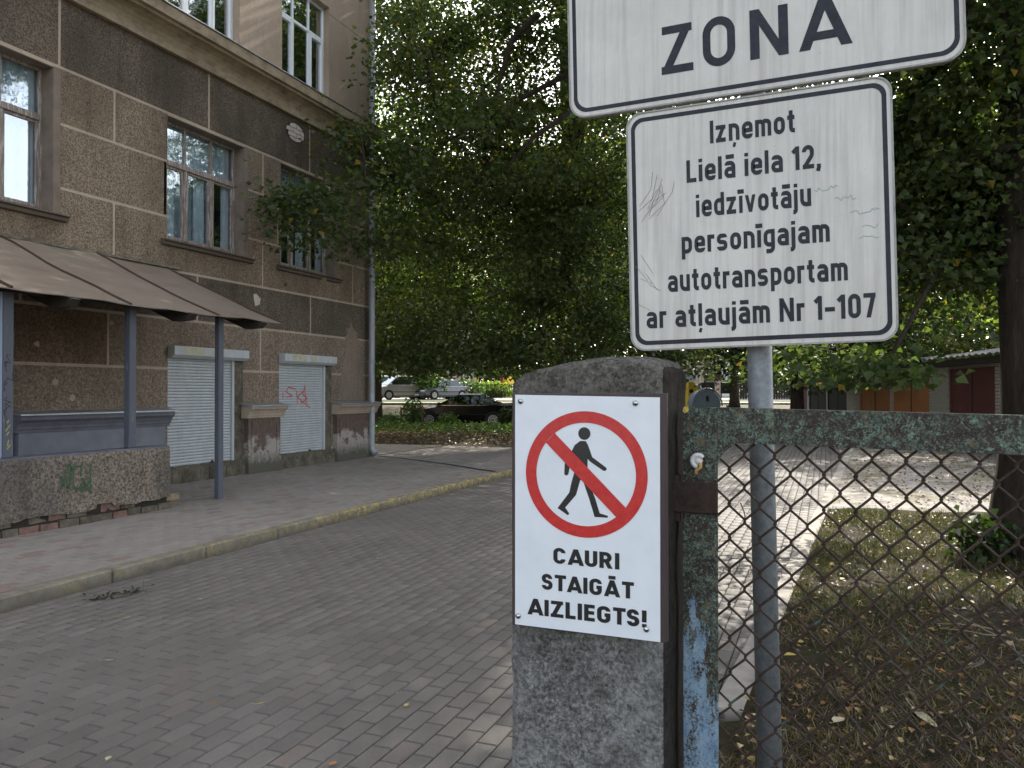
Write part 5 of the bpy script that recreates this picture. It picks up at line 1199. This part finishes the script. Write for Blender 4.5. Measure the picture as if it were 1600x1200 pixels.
# ================================================================== PARKED CARS
def car(name, label, xc, zc, z, heading, L, Hh, Wd, paint, kind='sedan', group='cars parked beyond the street', glasst='car_glass'):
    X, Y = W(xc, zc); root = thing(name, label, 'car', (X, Y, z), group, rot=(0, 0, heading), local=True)
    h = L/2; w = Wd/2
    if kind == 'sedan': belt = .62*Hh; st = [(-h, .42, .60, .80), (-h+.12, .30, .665, .93), (-h+.9, .24, .675, 1), (-.3*h, .22, .655, 1), (.35*h, .22, .645, 1), (h-.75, .24, .57, .98), (h-.2, .30, .47, .90), (h, .42, .40, .74)]; gh = (-h+.55, -.36*h, .08*h, .50*h)
    else: belt = .56*Hh; st = [(-h, .40, .60, .86), (-h+.10, .28, .62, .95), (-h+.8, .24, .62, 1), (0, .22, .61, 1), (.45*h, .22, .60, 1), (h-.6, .24, .56, .98), (h-.15, .3, .46, .9), (h, .42, .38, .76)]; gh = (-h+.08, -h+.35, .25*h, .62*h)
    zscale = Hh; mb = MB(); ring = []
    for (x, zb, zt_, ws) in st:
        zt_ = zt_*zscale; zb = zb*.8; hw_ = w*ws; zm = zb+(zt_-zb)*.55
        ring.append([(x, -hw_*.93, zb), (x, -hw_, zb+.12), (x, -hw_*1.0, zm), (x, -hw_*.95, zt_-.03), (x, -hw_*.86, zt_), (x, 0, zt_+.035), (x, hw_*.86, zt_), (x, hw_*.95, zt_-.03), (x, hw_, zm), (x, hw_, zb+.12), (x, hw_*.93, zb)])
    nr = len(ring[0])
    for r_ in ring: mb.v += r_; mb.t += [0]*nr
    for i in range(len(ring)-1):
        for k in range(nr): a = i*nr+k; b = i*nr+(k+1) % nr; mb.f.append((a, b, b+nr, a+nr))
    mb.f.append(tuple(range(nr))); mb.f.append(tuple((len(ring)-1)*nr+k for k in range(nr))[::-1])
    # greenhouse
    (a0, b0, b1, a1) = gh; zb2 = st[3][2]*zscale-.03; zr = Hh; wb, wr = w*.88, w*.68
    G_ = [(a0, -wb, zb2), (a1, -wb, zb2), (a1, wb, zb2), (a0, wb, zb2), (b0, -wr, zr-.05), (b1, -wr, zr-.05), (b1, wr, zr-.05), (b0, wr, zr-.05), (b0+.12, -wr*.8, zr), (b1-.15, -wr*.8, zr), (b1-.15, wr*.8, zr), (b0+.12, wr*.8, zr)]
    mb.mesh(G_, [(0, 1, 5, 4), (1, 2, 6, 5), (2, 3, 7, 6), (3, 0, 4, 7), (4, 5, 9, 8), (5, 6, 10, 9), (6, 7, 11, 10), (7, 4, 8, 11), (8, 9, 10, 11)])
    mb.build('body', paint, root, fixn=True)
    def quadpanel(A, B, C_, D_, name, mat, s=.08, off=.012):
        A, B, C_, D_ = map(Vector, (A, B, C_, D_)); n_ = (B-A).cross(D_-A).normalized()
        c = (A+B+C_+D_)/4
        if n_.dot(c-Vector((0, 0, Hh*.55))) < 0: n_ = -n_
        q = MB(); q.poly([p.lerp(c, s)+n_*off for p in (A, B, C_, D_)]); q.build(name, mat, root)
    for sgn in (0, 1):
        i0, i1, i5, i4 = (0, 1, 5, 4) if sgn == 0 else (3, 2, 6, 7)
        A, B, C_, D_ = map(Vector, (G_[i0], G_[i1], G_[i5], G_[i4])); mB = A.lerp(B, .50); mT = D_.lerp(C_, .48)
        quadpanel(mB, B, C_, mT, 'side_window', glasst, .09); quadpanel(A, mB, mT, D_, 'side_window', glasst, .09)
    quadpanel(G_[1], G_[2], G_[6], G_[5], 'windscreen', glasst); quadpanel(G_[3], G_[0], G_[4], G_[7], 'rear_window', glasst)
    wbx = .29*L
    for (wx, wy) in ((wbx*1.03, 1), (wbx*1.03, -1), (-wbx*.97, 1), (-wbx*.97, -1)):
        ar = MB(); n = 20; r1 = .36
        ar.poly([(wx+r1*math.cos(2*math.pi*k/n), wy*(w*1.004), .33+r1*math.sin(2*math.pi*k/n)) for k in range(n)]); ar.build('wheel_arch', 'tyre', root)
        ty = MB(); ty.tube([(wx, wy*(w-.16), .31), (wx, wy*(w+.012), .31)], .31, 20); t_ = ty.build('wheel', 'tyre', root, smooth=False)
        rm = MB()
        n = 10
        for k in range(n):
            a = 2*math.pi*k/n; da = .16
            rm.poly([(wx+.04*math.cos(a-da*2), wy*(w+.016), .31+.04*math.sin(a-da*2)), (wx+.195*math.cos(a-da), wy*(w+.016), .31+.195*math.sin(a-da)), (wx+.195*math.cos(a+da), wy*(w+.016), .31+.195*math.sin(a+da)), (wx+.04*math.cos(a+da*2), wy*(w+.016), .31+.04*math.sin(a+da*2))])
        for k in range(24):
            a, b = 2*math.pi*k/24, 2*math.pi*(k+1)/24
            rm.poly([(wx+.185*math.cos(a), wy*(w+.0175), .31+.185*math.sin(a)), (wx+.21*math.cos(a), wy*(w+.0175), .31+.21*math.sin(a)), (wx+.21*math.cos(b), wy*(w+.0175), .31+.21*math.sin(b)), (wx+.185*math.cos(b), wy*(w+.0175), .31+.185*math.sin(b))])
        rm.build('rim', 'rim', t_)
    for sgn in (1, -1):
        q = MB(); q.box(-h-.012, -h+.16, sgn*w*.55, sgn*w*.93, .60*Hh-.19, .60*Hh-.02, 0, .02); q.build('tail_lamp', 'red_lamp', root)
        q = MB(); q.box(h-.14, h+.012, sgn*w*.42, sgn*w*.80, .40*Hh-.02, .40*Hh+.08, 0, .02); q.build('headlight', 'clear_lamp', root)
        q = MB(); q.box(a1-.25, a1-.12, sgn*(w*.88), sgn*(w+.13), zb2+.02, zb2+.15, 0, .03); q.build('mirror', paint, root)
    q = MB(); q.box(h-.01, h+.02, -w*.3, w*.3, .36*Hh, .43*Hh, 0, .008); q.build('grille', 'tyre', root)
    q = MB(); q.box(h-.06, h+.05, -w*.78, w*.78, .24, .36, 0, .03); q.build('bumper', paint, root)
    q = MB(); q.box(-h-.05, -h+.06, -w*.82, w*.82, .26, .42, 0, .03); q.build('bumper', paint, root)
    q = MB(); q.box(h+.051, h+.056, -.26, .26, .27, .38); q.build('number_plate', 'barrier_white', root)
    for sgn in (1, -1):
        q = MB(); q.box(-.55*h, .55*h, sgn*(w*1.0), sgn*(w*1.0+.012), .52, .56); q.build('side_trim', 'tyre', root)
        q = MB(); q.box(a0+.1, a1-.1, sgn*(wb+.012), sgn*(wb+.02), zb2+.01, zb2+.035); q.build('window_trim', 'chrome', root)
    return root
HD = R(21.7)
car('black_sedan', 'black saloon car parked side-on under the linden, facing left', -2.05, 34.0, .0, HD+math.pi-.06, 4.65, 1.42, 1.78, 'car_black')
X, Y = W(-8.4, 57)
car('silver_minivan', 'silver beige minivan parked at the far left, next to the downpipe', -8.0, 57, terrain(*W(-8, 57)), HD+math.pi+.55, 4.5, 1.70, 1.8, 'car_silver', 'van')
car('grey_hatchback', 'dark grey car between the silver minivan and the black saloon', -5.2, 58, terrain(*W(-5.2, 58)), HD+math.pi+.75, 4.4, 1.45, 1.78, 'car_grey')
car('white_van', 'white van with red tail lamp mostly hidden by the gate pillar', 8.2, 39.5, terrain(*W(8.2, 39.5)), HD+math.pi/2+.15, 4.3, 1.85, 1.75, 'car_white', 'van')
car('white_car', 'white car behind the silver minivan, half covered by leaves', -11, 66, terrain(*W(-11, 66)), HD+.2, 4.4, 1.9, 1.8, 'car_white', 'van')

# ================================================================== FAR THINGS
def fbox(mb, xc0, xc1, zc0, zc1, z0, z1):
    P = [wz(xc0, zc0, z0), wz(xc1, zc0, z0), wz(xc1, zc1, z0), wz(xc0, zc1, z0)]
    mb.mesh(P+[(p[0], p[1], z1) for p in P], [(0, 3, 2, 1), (4, 5, 6, 7), (0, 1, 5, 4), (1, 2, 6, 5), (2, 3, 7, 6), (3, 0, 4, 7)])
def px2(px, zc): return (px-800)/1230*zc
def pz(py, zc): return 1.5+(612-py)/1230*zc
# playground tower
zc = 78; ph = thing('playhouse', 'small green playground house with red roof and yellow legs', 'playhouse', wz(px2(747, zc), zc, 1))
mb = MB(); fbox(mb, px2(740, zc), px2(756, zc), zc, zc+1, pz(590, zc), pz(571, zc)); mb.build('cabin', 'play_green', ph)
mb = MB(); A = [wz(px2(739, zc), zc-.3, pz(571, zc)), wz(px2(764, zc), zc-.3, pz(571, zc)), wz(px2(764, zc), zc+1.3, pz(571, zc)), wz(px2(739, zc), zc+1.3, pz(571, zc)), wz(px2(744, zc), zc+.5, pz(563, zc)), wz(px2(760, zc), zc+.5, pz(563, zc))]
mb.mesh(A, [(0, 1, 5, 4), (2, 3, 4, 5), (1, 2, 5), (3, 0, 4), (0, 3, 2, 1)]); mb.build('roof', 'play_red', ph)
mb = MB(); fbox(mb, px2(745, zc), px2(751, zc), zc-.06, zc-.01, pz(584, zc), pz(577, zc)); mb.build('window', 'play_yellow', ph)
for p_ in (741, 746, 754): mb = MB(); fbox(mb, px2(p_, zc), px2(p_+2, zc), zc-.1, zc+.02, .9, pz(590, zc)); mb.build('leg', 'play_yellow', ph)
zc = 74; sl_ = thing('play_slide', 'yellow and red playground slide right of the green playhouse', 'slide', wz(px2(785, zc), zc, 1))
mb = MB(); A = [wz(px2(780, zc), zc, pz(600, zc)), wz(px2(796, zc), zc, pz(601, zc)), wz(px2(790, zc), zc, pz(588, zc)), wz(px2(783, zc), zc, pz(590, zc))]; B = [(p[0]+.3, p[1]+.8, p[2]) for p in A]
mb.mesh(A+B, [(0, 1, 2, 3), (4, 7, 6, 5), (0, 4, 5, 1), (1, 5, 6, 2), (2, 6, 7, 3), (3, 7, 4, 0)]); mb.build('chute', 'play_yellow', sl_)
mb = MB(); fbox(mb, px2(781, zc), px2(786, zc), zc-.3, zc-.05, pz(598, zc), pz(588, zc)); mb.build('side_panel', 'play_red', sl_)
# playground fence
zc = 62; pf = thing('picket_fence', 'dark thin picket fence in front of the playground', 'fence', wz(px2(760, zc), zc, .9))
for zz_ in (pz(601, zc), pz(612, zc)): mb = MB(); fbox(mb, px2(735, zc), px2(812, zc), zc, zc+.05, zz_-.04, zz_); mb.build('rail', 'fence_dark', pf)
for k in range(26):
    mb = MB(); p_ = 736+k*3.0; fbox(mb, px2(p_, zc), px2(p_+.8, zc), zc-.04, zc-.01, .9, pz(599.5, zc)); mb.build('picket', 'fence_dark', pf)
# kerbside rail stub in the bank
zc = 31; rs = thing('low_rail', 'low rusty tube rail on the bank just beyond the building corner', 'railing', pix(640, 668, zc)); 
mb = MB(); mb.tube([pix(627, 670, zc), pix(627, 638, zc)], .035, 6); mb.build('post', 'rust_fence', rs); mb = MB(); mb.tube([pix(660, 668, zc), pix(660, 638, zc)], .035, 6); mb.build('post', 'rust_fence', rs); mb = MB(); mb.tube([pix(626, 638, zc), pix(661, 638, zc)], .03, 6); mb.build('crossbar', 'rust_fence', rs)
# buildings
def far_building(label, p0, p1, top, zc, mat, wins, roof=None, name='far_building'):
    b = thing(name, label, 'building', wz(px2((p0+p1)/2, zc), zc, .9)); mb = MB(); fbox(mb, px2(p0, zc), px2(p1, zc), zc, zc+9, .3, pz(top, zc)); mb.build('wall', mat, b)
    mb = MB(); fbox(mb, px2(p0, zc)-.4, px2(p1, zc)+.4, zc-.4, zc+9.4, pz(top, zc)+.01, pz(top, zc)+.4); mb.build('roof', 'far_brown', b)
    for (a, c, d, e, mt) in wins:
        mb = MB(); fbox(mb, px2(a, zc), px2(c, zc), zc-.06, zc-.01, pz(e, zc), pz(d, zc)); w_ = mb.build('window', 'far_white', b)
        mb = MB(); fbox(mb, px2(a+.5, zc), px2(c-.5, zc), zc-.10, zc-.07, pz(e-.5, zc), pz(d+.5, zc)); mb.build('pane', mt, w_)
far_building('pale building with a white door and small dark window behind the playground', 700, 742, 560, 92, 'far_beige', [(724, 735, 576, 584, 'room_dark'), (706, 712, 570, 578, 'room_dark')])
mb = MB(); fbox(mb, px2(724, 92), px2(735, 92), 91.8, 91.95, .9, pz(585, 92)); o = mb.build('door_panel', 'far_white', bpy.data.objects['far_building'])
far_building('beige low building with grey gate behind the yellow container', 1040, 1100, 556, 70, 'far_beige', [(1066, 1088, 584, 594, 'bin_grey')])
far_building('long brown wooden shed behind the barrier', 1100, 1128, 575, 72, 'far_brown', [])
far_building('distant white house glimpsed right of the rust panel', 1128, 1142, 560, 95, 'far_white', [(1131, 1134, 586, 592, 'room_dark'), (1136, 1140, 586, 592, 'room_dark')])
far_building('distant pale apartment block seen through the foliage on the left', 590, 735, 470, 98, 'far_beige', [(600+k*16, 607+k*16, 500+j*28, 514+j*28, 'room_dark') for k in range(8) for j in range(2)])
# containers and barriers
zc = 30; bn = thing('waste_container', 'grey dome lidded waste container seen just above the gate rail', 'bin', wz(px2(1105, zc), zc, 0))
mb = MB(); cxb = px2(1105, zc); rr2 = .52; prof_ = [(cxb+rr2*math.cos(a), pz(634, zc)+.62*math.sin(a)) for a in np.linspace(0, math.pi, 16)]
for k in range(2):
    pass
V0 = [wz(p[0], zc, p[1]) for p in prof_]; V1 = [wz(p[0], zc+1.1, p[1]) for p in prof_]; n = len(V0)
mb.mesh(V0+V1, [tuple(range(n)), tuple(range(n, 2*n))[::-1]]+[(i, n+i, n+(i+1) % n, (i+1) % n) for i in range(n)]); mb.build('lid', 'bin_grey', bn, fixn=True)
mb = MB(); fbox(mb, cxb-.5, cxb+.5, zc+.04, zc+1.06, .15, pz(634, zc)-.005); mb.build('body', 'bin_grey', bn)
mb = MB(); P_ = [(cxb+.56*math.cos(a), zc-.03, pz(634, zc)+.66*math.sin(a)) for a in np.linspace(0, math.pi, 14)]; mb.tube([wz(*p) for p in P_], .03, 6); mb.build('rim_hoop', 'bin_grey', bn)
mb = MB(); mb.tube([wz(cxb+.0, zc-.06, pz(627, zc)), wz(cxb+.0, zc-.06, pz(619, zc))], .045, 8); mb.build('handle', 'tyre', bn)
zc = 34; yc = thing('yellow_container', 'yellow recycling container behind the grey waste container', 'bin', wz(px2(1083, zc), zc, 0))
mb = MB(); A = [(px2(1076, zc), .1), (px2(1100, zc), .1), (px2(1100, zc), pz(612, zc)), (px2(1091, zc), pz(606, zc)), (px2(1084, zc), pz(597, zc)), (px2(1076, zc), pz(597, zc))]
V0 = [wz(p[0], zc, p[1]) for p in A]; V1 = [wz(p[0], zc+1.2, p[1]) for p in A]; n = len(A); mb.mesh(V0+V1, [tuple(range(n)), tuple(range(n, 2*n))[::-1]]+[(i, n+i, n+(i+1) % n, (i+1) % n) for i in range(n)]); mb.build('body', 'container_yellow', yc, fixn=True)
mb = MB(); mb.tube([wz(px2(1080, zc), zc-.02, pz(611, zc)), wz(px2(1080, zc), zc-.05, pz(611, zc))], .09, 12); mb.build('opening', 'tyre', yc)
zc = 44; bp_ = thing('barrier_board', 'upright red and white striped barrier board', 'barrier', wz(px2(1121, zc), zc, .2))
mb = MB(); fbox(mb, px2(1117.5, zc), px2(1124.5, zc), zc, zc+.05, terrain(*W(px2(1121, zc), zc)), pz(595, zc)); mb.build('board', 'barrier_white', bp_)
for (q0, q1) in ((596.5, 600), (604, 609)): 
    mb = MB(); P_ = [wz(px2(1118, zc), zc-.01, pz(q1, zc)), wz(px2(1124, zc), zc-.01, pz(q0+2, zc)), wz(px2(1124, zc), zc-.01, pz(q1+1, zc)), wz(px2(1118, zc), zc-.01, pz(q1+1.2, zc))]; mb.poly(P_); mb.build('stripe', 'barrier_red', bp_)
zc = 46; bf = thing('mesh_barrier', 'site fence panels hung with black sheeting on a black foot', 'fence', wz(px2(1140, zc), zc, .3))
for (a, b) in ((1095, 1116), (1126, 1148)): mb = MB(); fbox(mb, px2(a, zc), px2(b, zc), zc, zc+.04, pz(615, zc), pz(598, zc)); mb.build('sheet', 'black_plastic', bf)
for a in (1094, 1125, 1149): mb = MB(); mb.tube([wz(px2(a, zc), zc, terrain(*W(px2(a, zc), zc))), wz(px2(a, zc), zc, pz(580 if a < 1100 else 595, zc))], .03, 6); mb.build('tube_post', 'barrier_white', bf)
mb = MB(); fbox(mb, px2(1136, zc), px2(1154, zc), zc-.3, zc+.2, terrain(*W(px2(1140, zc), zc)), terrain(*W(px2(1140, zc), zc))+.14); mb.build('foot', 'black_plastic', bf)
mb = MB(); mb.tube([wz(px2(1080, zc), zc, pz(597, zc)), wz(px2(1170, zc), zc, pz(594, zc))], .012, 5); mb.build('top_wire', 'barrier_white', bf)
zc = 58; rp_ = thing('board_fence', 'dark vertical board fence behind the sign pole', 'fence', wz(px2(1190, zc), zc, .9))
for k in range(30):
    a = 1140+k*4; mb = MB(); fbox(mb, px2(a, zc), px2(a+3.4, zc), zc, zc+.05, .7, pz(588+random.uniform(-1, 1), zc)); mb.build('board', 'fence_dark', rp_)
zc = 66; rpn = thing('rust_panel', 'rust red sheet gate between the shed and the white house', 'gate', wz(px2(1124, zc), zc, .9))
mb = MB(); fbox(mb, px2(1120, zc), px2(1127.5, zc), zc, zc+.08, .7, pz(576, zc)); mb.build('panel', 'rust_fence', rpn)
mb = MB(); fbox(mb, px2(1119, zc), px2(1119.8, zc), zc-.05, zc+.1, .7, pz(574, zc)); mb.build('post', 'rust_fence', rpn)

# ================================================================== GARAGES
# row axis: view-plan points (11.6,18.8) -> (13.6,34.8)
dl = Vector((1.4, 11.2)).normalized(); g0 = Vector((11.6, 18.8)); nrm = Vector((-dl.y, dl.x))   # towards the camera side
def gp(s_, o_=0.0): v = g0+dl*s_+nrm*o_; return v.x, v.y
def gbox(mb, s0, s1, o0, o1, z0, z1):
    P_ = [wz(*gp(s0, o0), z0), wz(*gp(s1, o0), z0), wz(*gp(s1, o1), z0), wz(*gp(s0, o1), z0)]
    mb.mesh(P_+[(p[0], p[1], z1) for p in P_], [(0, 1, 2, 3), (7, 6, 5, 4), (4, 5, 1, 0), (5, 6, 2, 1), (6, 7, 3, 2), (7, 4, 0, 3)])
gar = thing('garage_row', 'row of pale brick garages with maroon, orange and black doors under corrugated roofs', 'garages', wz(*gp(6), 0))
mb = MB(); gbox(mb, -7.5, 22, -.25, -6, 0, 2.38); mb.build('wall', 'pale_brick', gar, fixn=True)
bays = [(-6.6, -3.6, 'door_maroon', 2.12), (-3.0, -.1, 'door_maroon', 2.12), (.45, 3.05, 'door_maroon', 2.12), (4.45, 7.4, 'door_orange', 2.0), (7.75, 10.9, 'door_orange', 2.0), (12.6, 15.4, 'door_black', 1.95), (15.6, 18.6, 'door_black', 1.95), (19, 21.8, 'door_maroon', 1.95)]
for (a, b, mt, hz_) in bays:
    mb = MB(); gbox(mb, a, b, -.245, -.18, .02, hz_); d_ = mb.build('door', mt, gar, fixn=True)
    for (x_, y_) in ((a, a+.08), (b-.08, b)): mb = MB(); gbox(mb, x_, y_, -.178, -.15, .02, hz_-.002); mb.build('frame', mt, d_, fixn=True)
    mb = MB(); gbox(mb, (a+b)/2-.02, (a+b)/2+.02, -.178, -.165, .05, hz_-.01); mb.build('door_gap', 'dark_timber', d_, fixn=True)
piers = [(-7.5, -6.62), (-3.58, -3.02), (-.08, .43), (3.07, 4.43), (7.42, 7.73), (10.92, 12.58), (15.42, 15.58), (18.62, 18.98)]
bm_ = bpy.data.meshes.new('brick')
for (a, b) in piers:
    for c_ in range(27 if a > -4 else 0):
        z = .05+c_*.086; s_ = a+(c_ % 2)*.06; 
        while s_ < b-.03:
            e = min(b, s_+.25)
            if a in (3.07, -.08, 10.92):
                mb = MB(); gbox(mb, s_+.006, e-.006, -.245, -.13+random.uniform(-.004, .004), z, z+.074); mb.build('brick', 'pale_brick', gar, fixn=True)
            s_ = e
    if a not in (3.07, -.08, 10.92): mb = MB(); gbox(mb, a, b, -.245, -.14, .02, 2.36); mb.build('pier', 'pale_brick', gar, fixn=True)
mb = MB(); gbox(mb, -7.6, 22.2, -.2, .10, 2.20, 2.36); mb.build('fascia', 'garage_eave', gar, fixn=True)
def cor_roof(s0, s1, z0, rise):
    n = int((s1-s0)/.0875); mb = MB(); 
    for k in range(n+1):
        s_ = s0+(s1-s0)*k/n; dz_ = .025*math.sin(k*math.pi/2*1.0)
        A_, B_ = wz(*gp(s_, .28), z0+dz_), wz(*gp(s_, -6.2), z0+rise+dz_); mb.v += [A_, B_, (A_[0], A_[1], A_[2]-.015), (B_[0], B_[1], B_[2]-.015)]; mb.t += [0]*4
    for k in range(n):
        a = k*4; mb.f += [(a, a+4, a+5, a+1), (a+2, a+3, a+7, a+6), (a, a+2, a+6, a+4)]
    mb.build('corrugated_roof', 'corrugated', gar, fixn=True)
cor_roof(-7.7, 3.9, 2.42, .95); cor_roof(4.0, 22.3, 2.46, .7)

# ================================================================== SMALL THINGS
def flat_leaf(name, label, x, y, z, s, ang, mat, shape='linden', curl=.3, cat='leaf', group=None):
    mb = MB()
    if shape == 'maple': P_ = [(0, 0), (.25, -.12), (.55, -.3), (.5, -.08), (.9, -.14), (.72, .02), (1, .1), (.7, .18), (.8, .4), (.5, .25), (.4, .5), (.25, .2)]
    elif shape == 'long': P_ = [(0, 0), (.2, -.08), (.5, -.11), (.8, -.06), (1, 0), (.8, .06), (.5, .09), (.2, .06)]
    else: P_ = [(0, 0), (.12, -.3), (.45, -.38), (.8, -.18), (1, 0), (.8, .2), (.45, .36), (.12, .28)]
    c = (.5, 0); n = len(P_)
    def T_(p): a = p[0]*s; b = p[1]*s; return (x+a*math.cos(ang)-b*math.sin(ang), y+a*math.sin(ang)+b*math.cos(ang), z+.003+curl*s*(abs(p[1])*1.2+max(0, p[0]-.6)*.5))
    mb.v = [T_(c)]+[T_(p) for p in P_]; mb.t = [0]*(n+1); mb.f = [(0, 1+i, 1+(i+1) % n) for i in range(n)]
    mb.tube([T_((0, 0)), T_((-.35, .05))], s*.015, 4)
    o = mb.build(name, mat); return setp(o, label, cat, group)
gl = 'single leaves on the street'
flat_leaf('fallen_leaf', 'pale green-white leaf on the pavers at the lower left', -3.74, 3.24, .004, .07, .3, 'leaf_pale', 'long', .4, group=gl)
flat_leaf('fallen_leaf', 'yellowish leaf right below the twig on the street', -4.30, 3.87, .004, .06, 1.2, 'leaf_yellow', 'long', .5, group=gl)
flat_leaf('fallen_leaf', 'tiny pink-white scrap of leaf on the street right of the twig', -4.20, 4.44, .004, .035, .2, 'leaf_pale', group=gl)
flat_leaf('fallen_leaf', 'small cream leaf on the pavers in the middle of the street near the pillar', -2.84, 5.53, .004, .05, .1, 'leaf_yellow', 'long', .3, group=gl)
flat_leaf('fallen_leaf', 'yellow leaf on the pavers at the bottom middle of the street', -2.54, 3.06, .004, .05, .5, 'leaf_yellow', 'long', .5, group=gl)
flat_leaf('fallen_leaf', 'small yellow leaf on the pavers left of the lower pillar', -1.86, 3.30, .004, .03, 1.5, 'leaf_yellow', group=gl)
flat_leaf('fallen_leaf', 'reddish leaf at the bottom edge of the street', -1.85, 2.67, .004, .035, .9, 'leaf_orange', group=gl)
flat_leaf('fallen_leaf', 'cream leaf at the bottom left of the street', -2.71, 2.37, .004, .035, 2.0, 'leaf_pale', group=gl)
gl2 = 'single leaves behind the gate'
flat_leaf('fallen_leaf', 'long pointed half green half brown leaf lying on the dark grass at the lower right', .365, 4.08, .045, .26, -1.25, 'leaf_pale', 'long', .1, group=gl2)
for (x, y, s_, a, mt, sh, lb) in [(.57, 4.55, .07, 2.6, 'leaf_orange', 'maple', 'orange lobed leaf above the long pointed leaf'), (.82, 4.3, .06, 2.2, 'leaf_orange', 'maple', 'rusty lobed leaf right of the long pointed leaf'),
                                  (-.22, 4.62, .07, .3, 'leaf_yellow', 'linden', 'bright yellow-green leaf just right of the sign pole near the bottom'), (.03, 3.75, .07, .9, 'leaf_pale', 'linden', 'pale leaf low between sign pole and long leaf'),
                                  (-.16, 3.7, .05, 2.4, 'leaf_orange', 'maple', 'orange-brown lobed leaf right of the pole at the bottom'), (-.08, 5.9, .04, .2, 'leaf_orange', 'linden', 'small orange leaf beside the edging slab'), (.11, 6.6, .05, 1.2, 'leaf_yellow', 'linden', 'yellow leaf on the lawn near the edging slab')]:
    flat_leaf('fallen_leaf', lb, x, y, gz(x, y)+.025, s_, a, mt, sh, .35, group=gl2)
# twig with dry leaves on the street
tw = thing('dry_twig', 'dry leafy twig lying on the street near the kerb', 'twig', (-4.86, 4.25, 0))
mb = MB(); a, b = Vector((-4.90, 4.10, .015)), Vector((-4.72, 4.44, .02))
mb.tube([a, a.lerp(b, .5)+Vector((.02, -.02, .01)), b, b+Vector((-.03, .03, .07))], [.004, .005, .004, .002], 5); mb.build('stem', 'twig', tw)
g = np.random.default_rng(3); n = 46; t = g.random(n)[:, None]; P = np.array(a)*(1-t)+np.array(b)*t+g.normal(size=(n, 3))*np.array([.03, .03, .008]); P[:, 2] = np.abs(P[:, 2])+.006
V, F, T = leaf_block(P, unit(g.normal(size=(n, 3))*np.array([1, 1, .3])), unit(g.normal(size=(n, 3))*.5+np.array([0, 0, 1])), g.uniform(.03, .06, n), g.random(n)*.4, .2, .15)
add_mesh('leaves', np_mesh('leaves', V-np.array((-4.86, 4.25, 0)), F, T), 'dark_leaf', tw)
# dry branches on the ground under the right tree
for k, (x, y, lb) in enumerate([(.95, 5.3, 'pale curved dry twig in the shade below the thick trunk'), (.75, 4.9, 'dark forked twig on the grass left of the pale twig')]):
    random.seed(60+k); dt = thing('fallen_twig', lb, 'twig', (x, y, gz(x, y)), 'twigs on the grass')
    for q in range(5):
        mb = MB(); p = Vector((x+random.uniform(-.1, .1), y+random.uniform(-.1, .1), gz(x, y)+.04)); d_ = Vector((random.uniform(-1, 1), random.uniform(-1, 1), .0)).normalized(); pts = [p]
        for s_ in range(6): d_ = (d_+Vector((random.uniform(-.4, .4), random.uniform(-.4, .4), random.uniform(-.15, .15)))).normalized(); pts.append(pts[-1]+d_*.06)
        mb.tube(pts, [.004-.0004*i for i in range(7)], 5); mb.build('branchlet', 'twig_pale' if k == 0 else 'twig', dt)
# leaf caught on the gate corner and dry stalk in the mesh
mb = MB(); c_ = Vector((-.279, 1.716, 1.462)); ring_ = [c_+Vector((.008*math.cos(a)*random.uniform(.5, 1.2), -.004*random.random(), .009*math.sin(a)*random.uniform(.5, 1.2))) for a in np.linspace(0, 6.28, 10)[:-1]]
mb.poly(ring_); setp(mb.build('stuck_leaf', 'leaf_yellow'), 'yellow leaf stuck on the upper left corner of the gate', 'leaf')
mb = MB(); mb.tube([(-.168, 1.731, 1.265), (-.16, 1.729, 1.245), (-.156, 1.731, 1.215)], .0012, 4); setp(mb.build('dry_stalk', 'twig'), 'thin dry stalk caught in the chain link beside the hinge strap', 'stalk')
print('objects', len(bpy.data.objects))
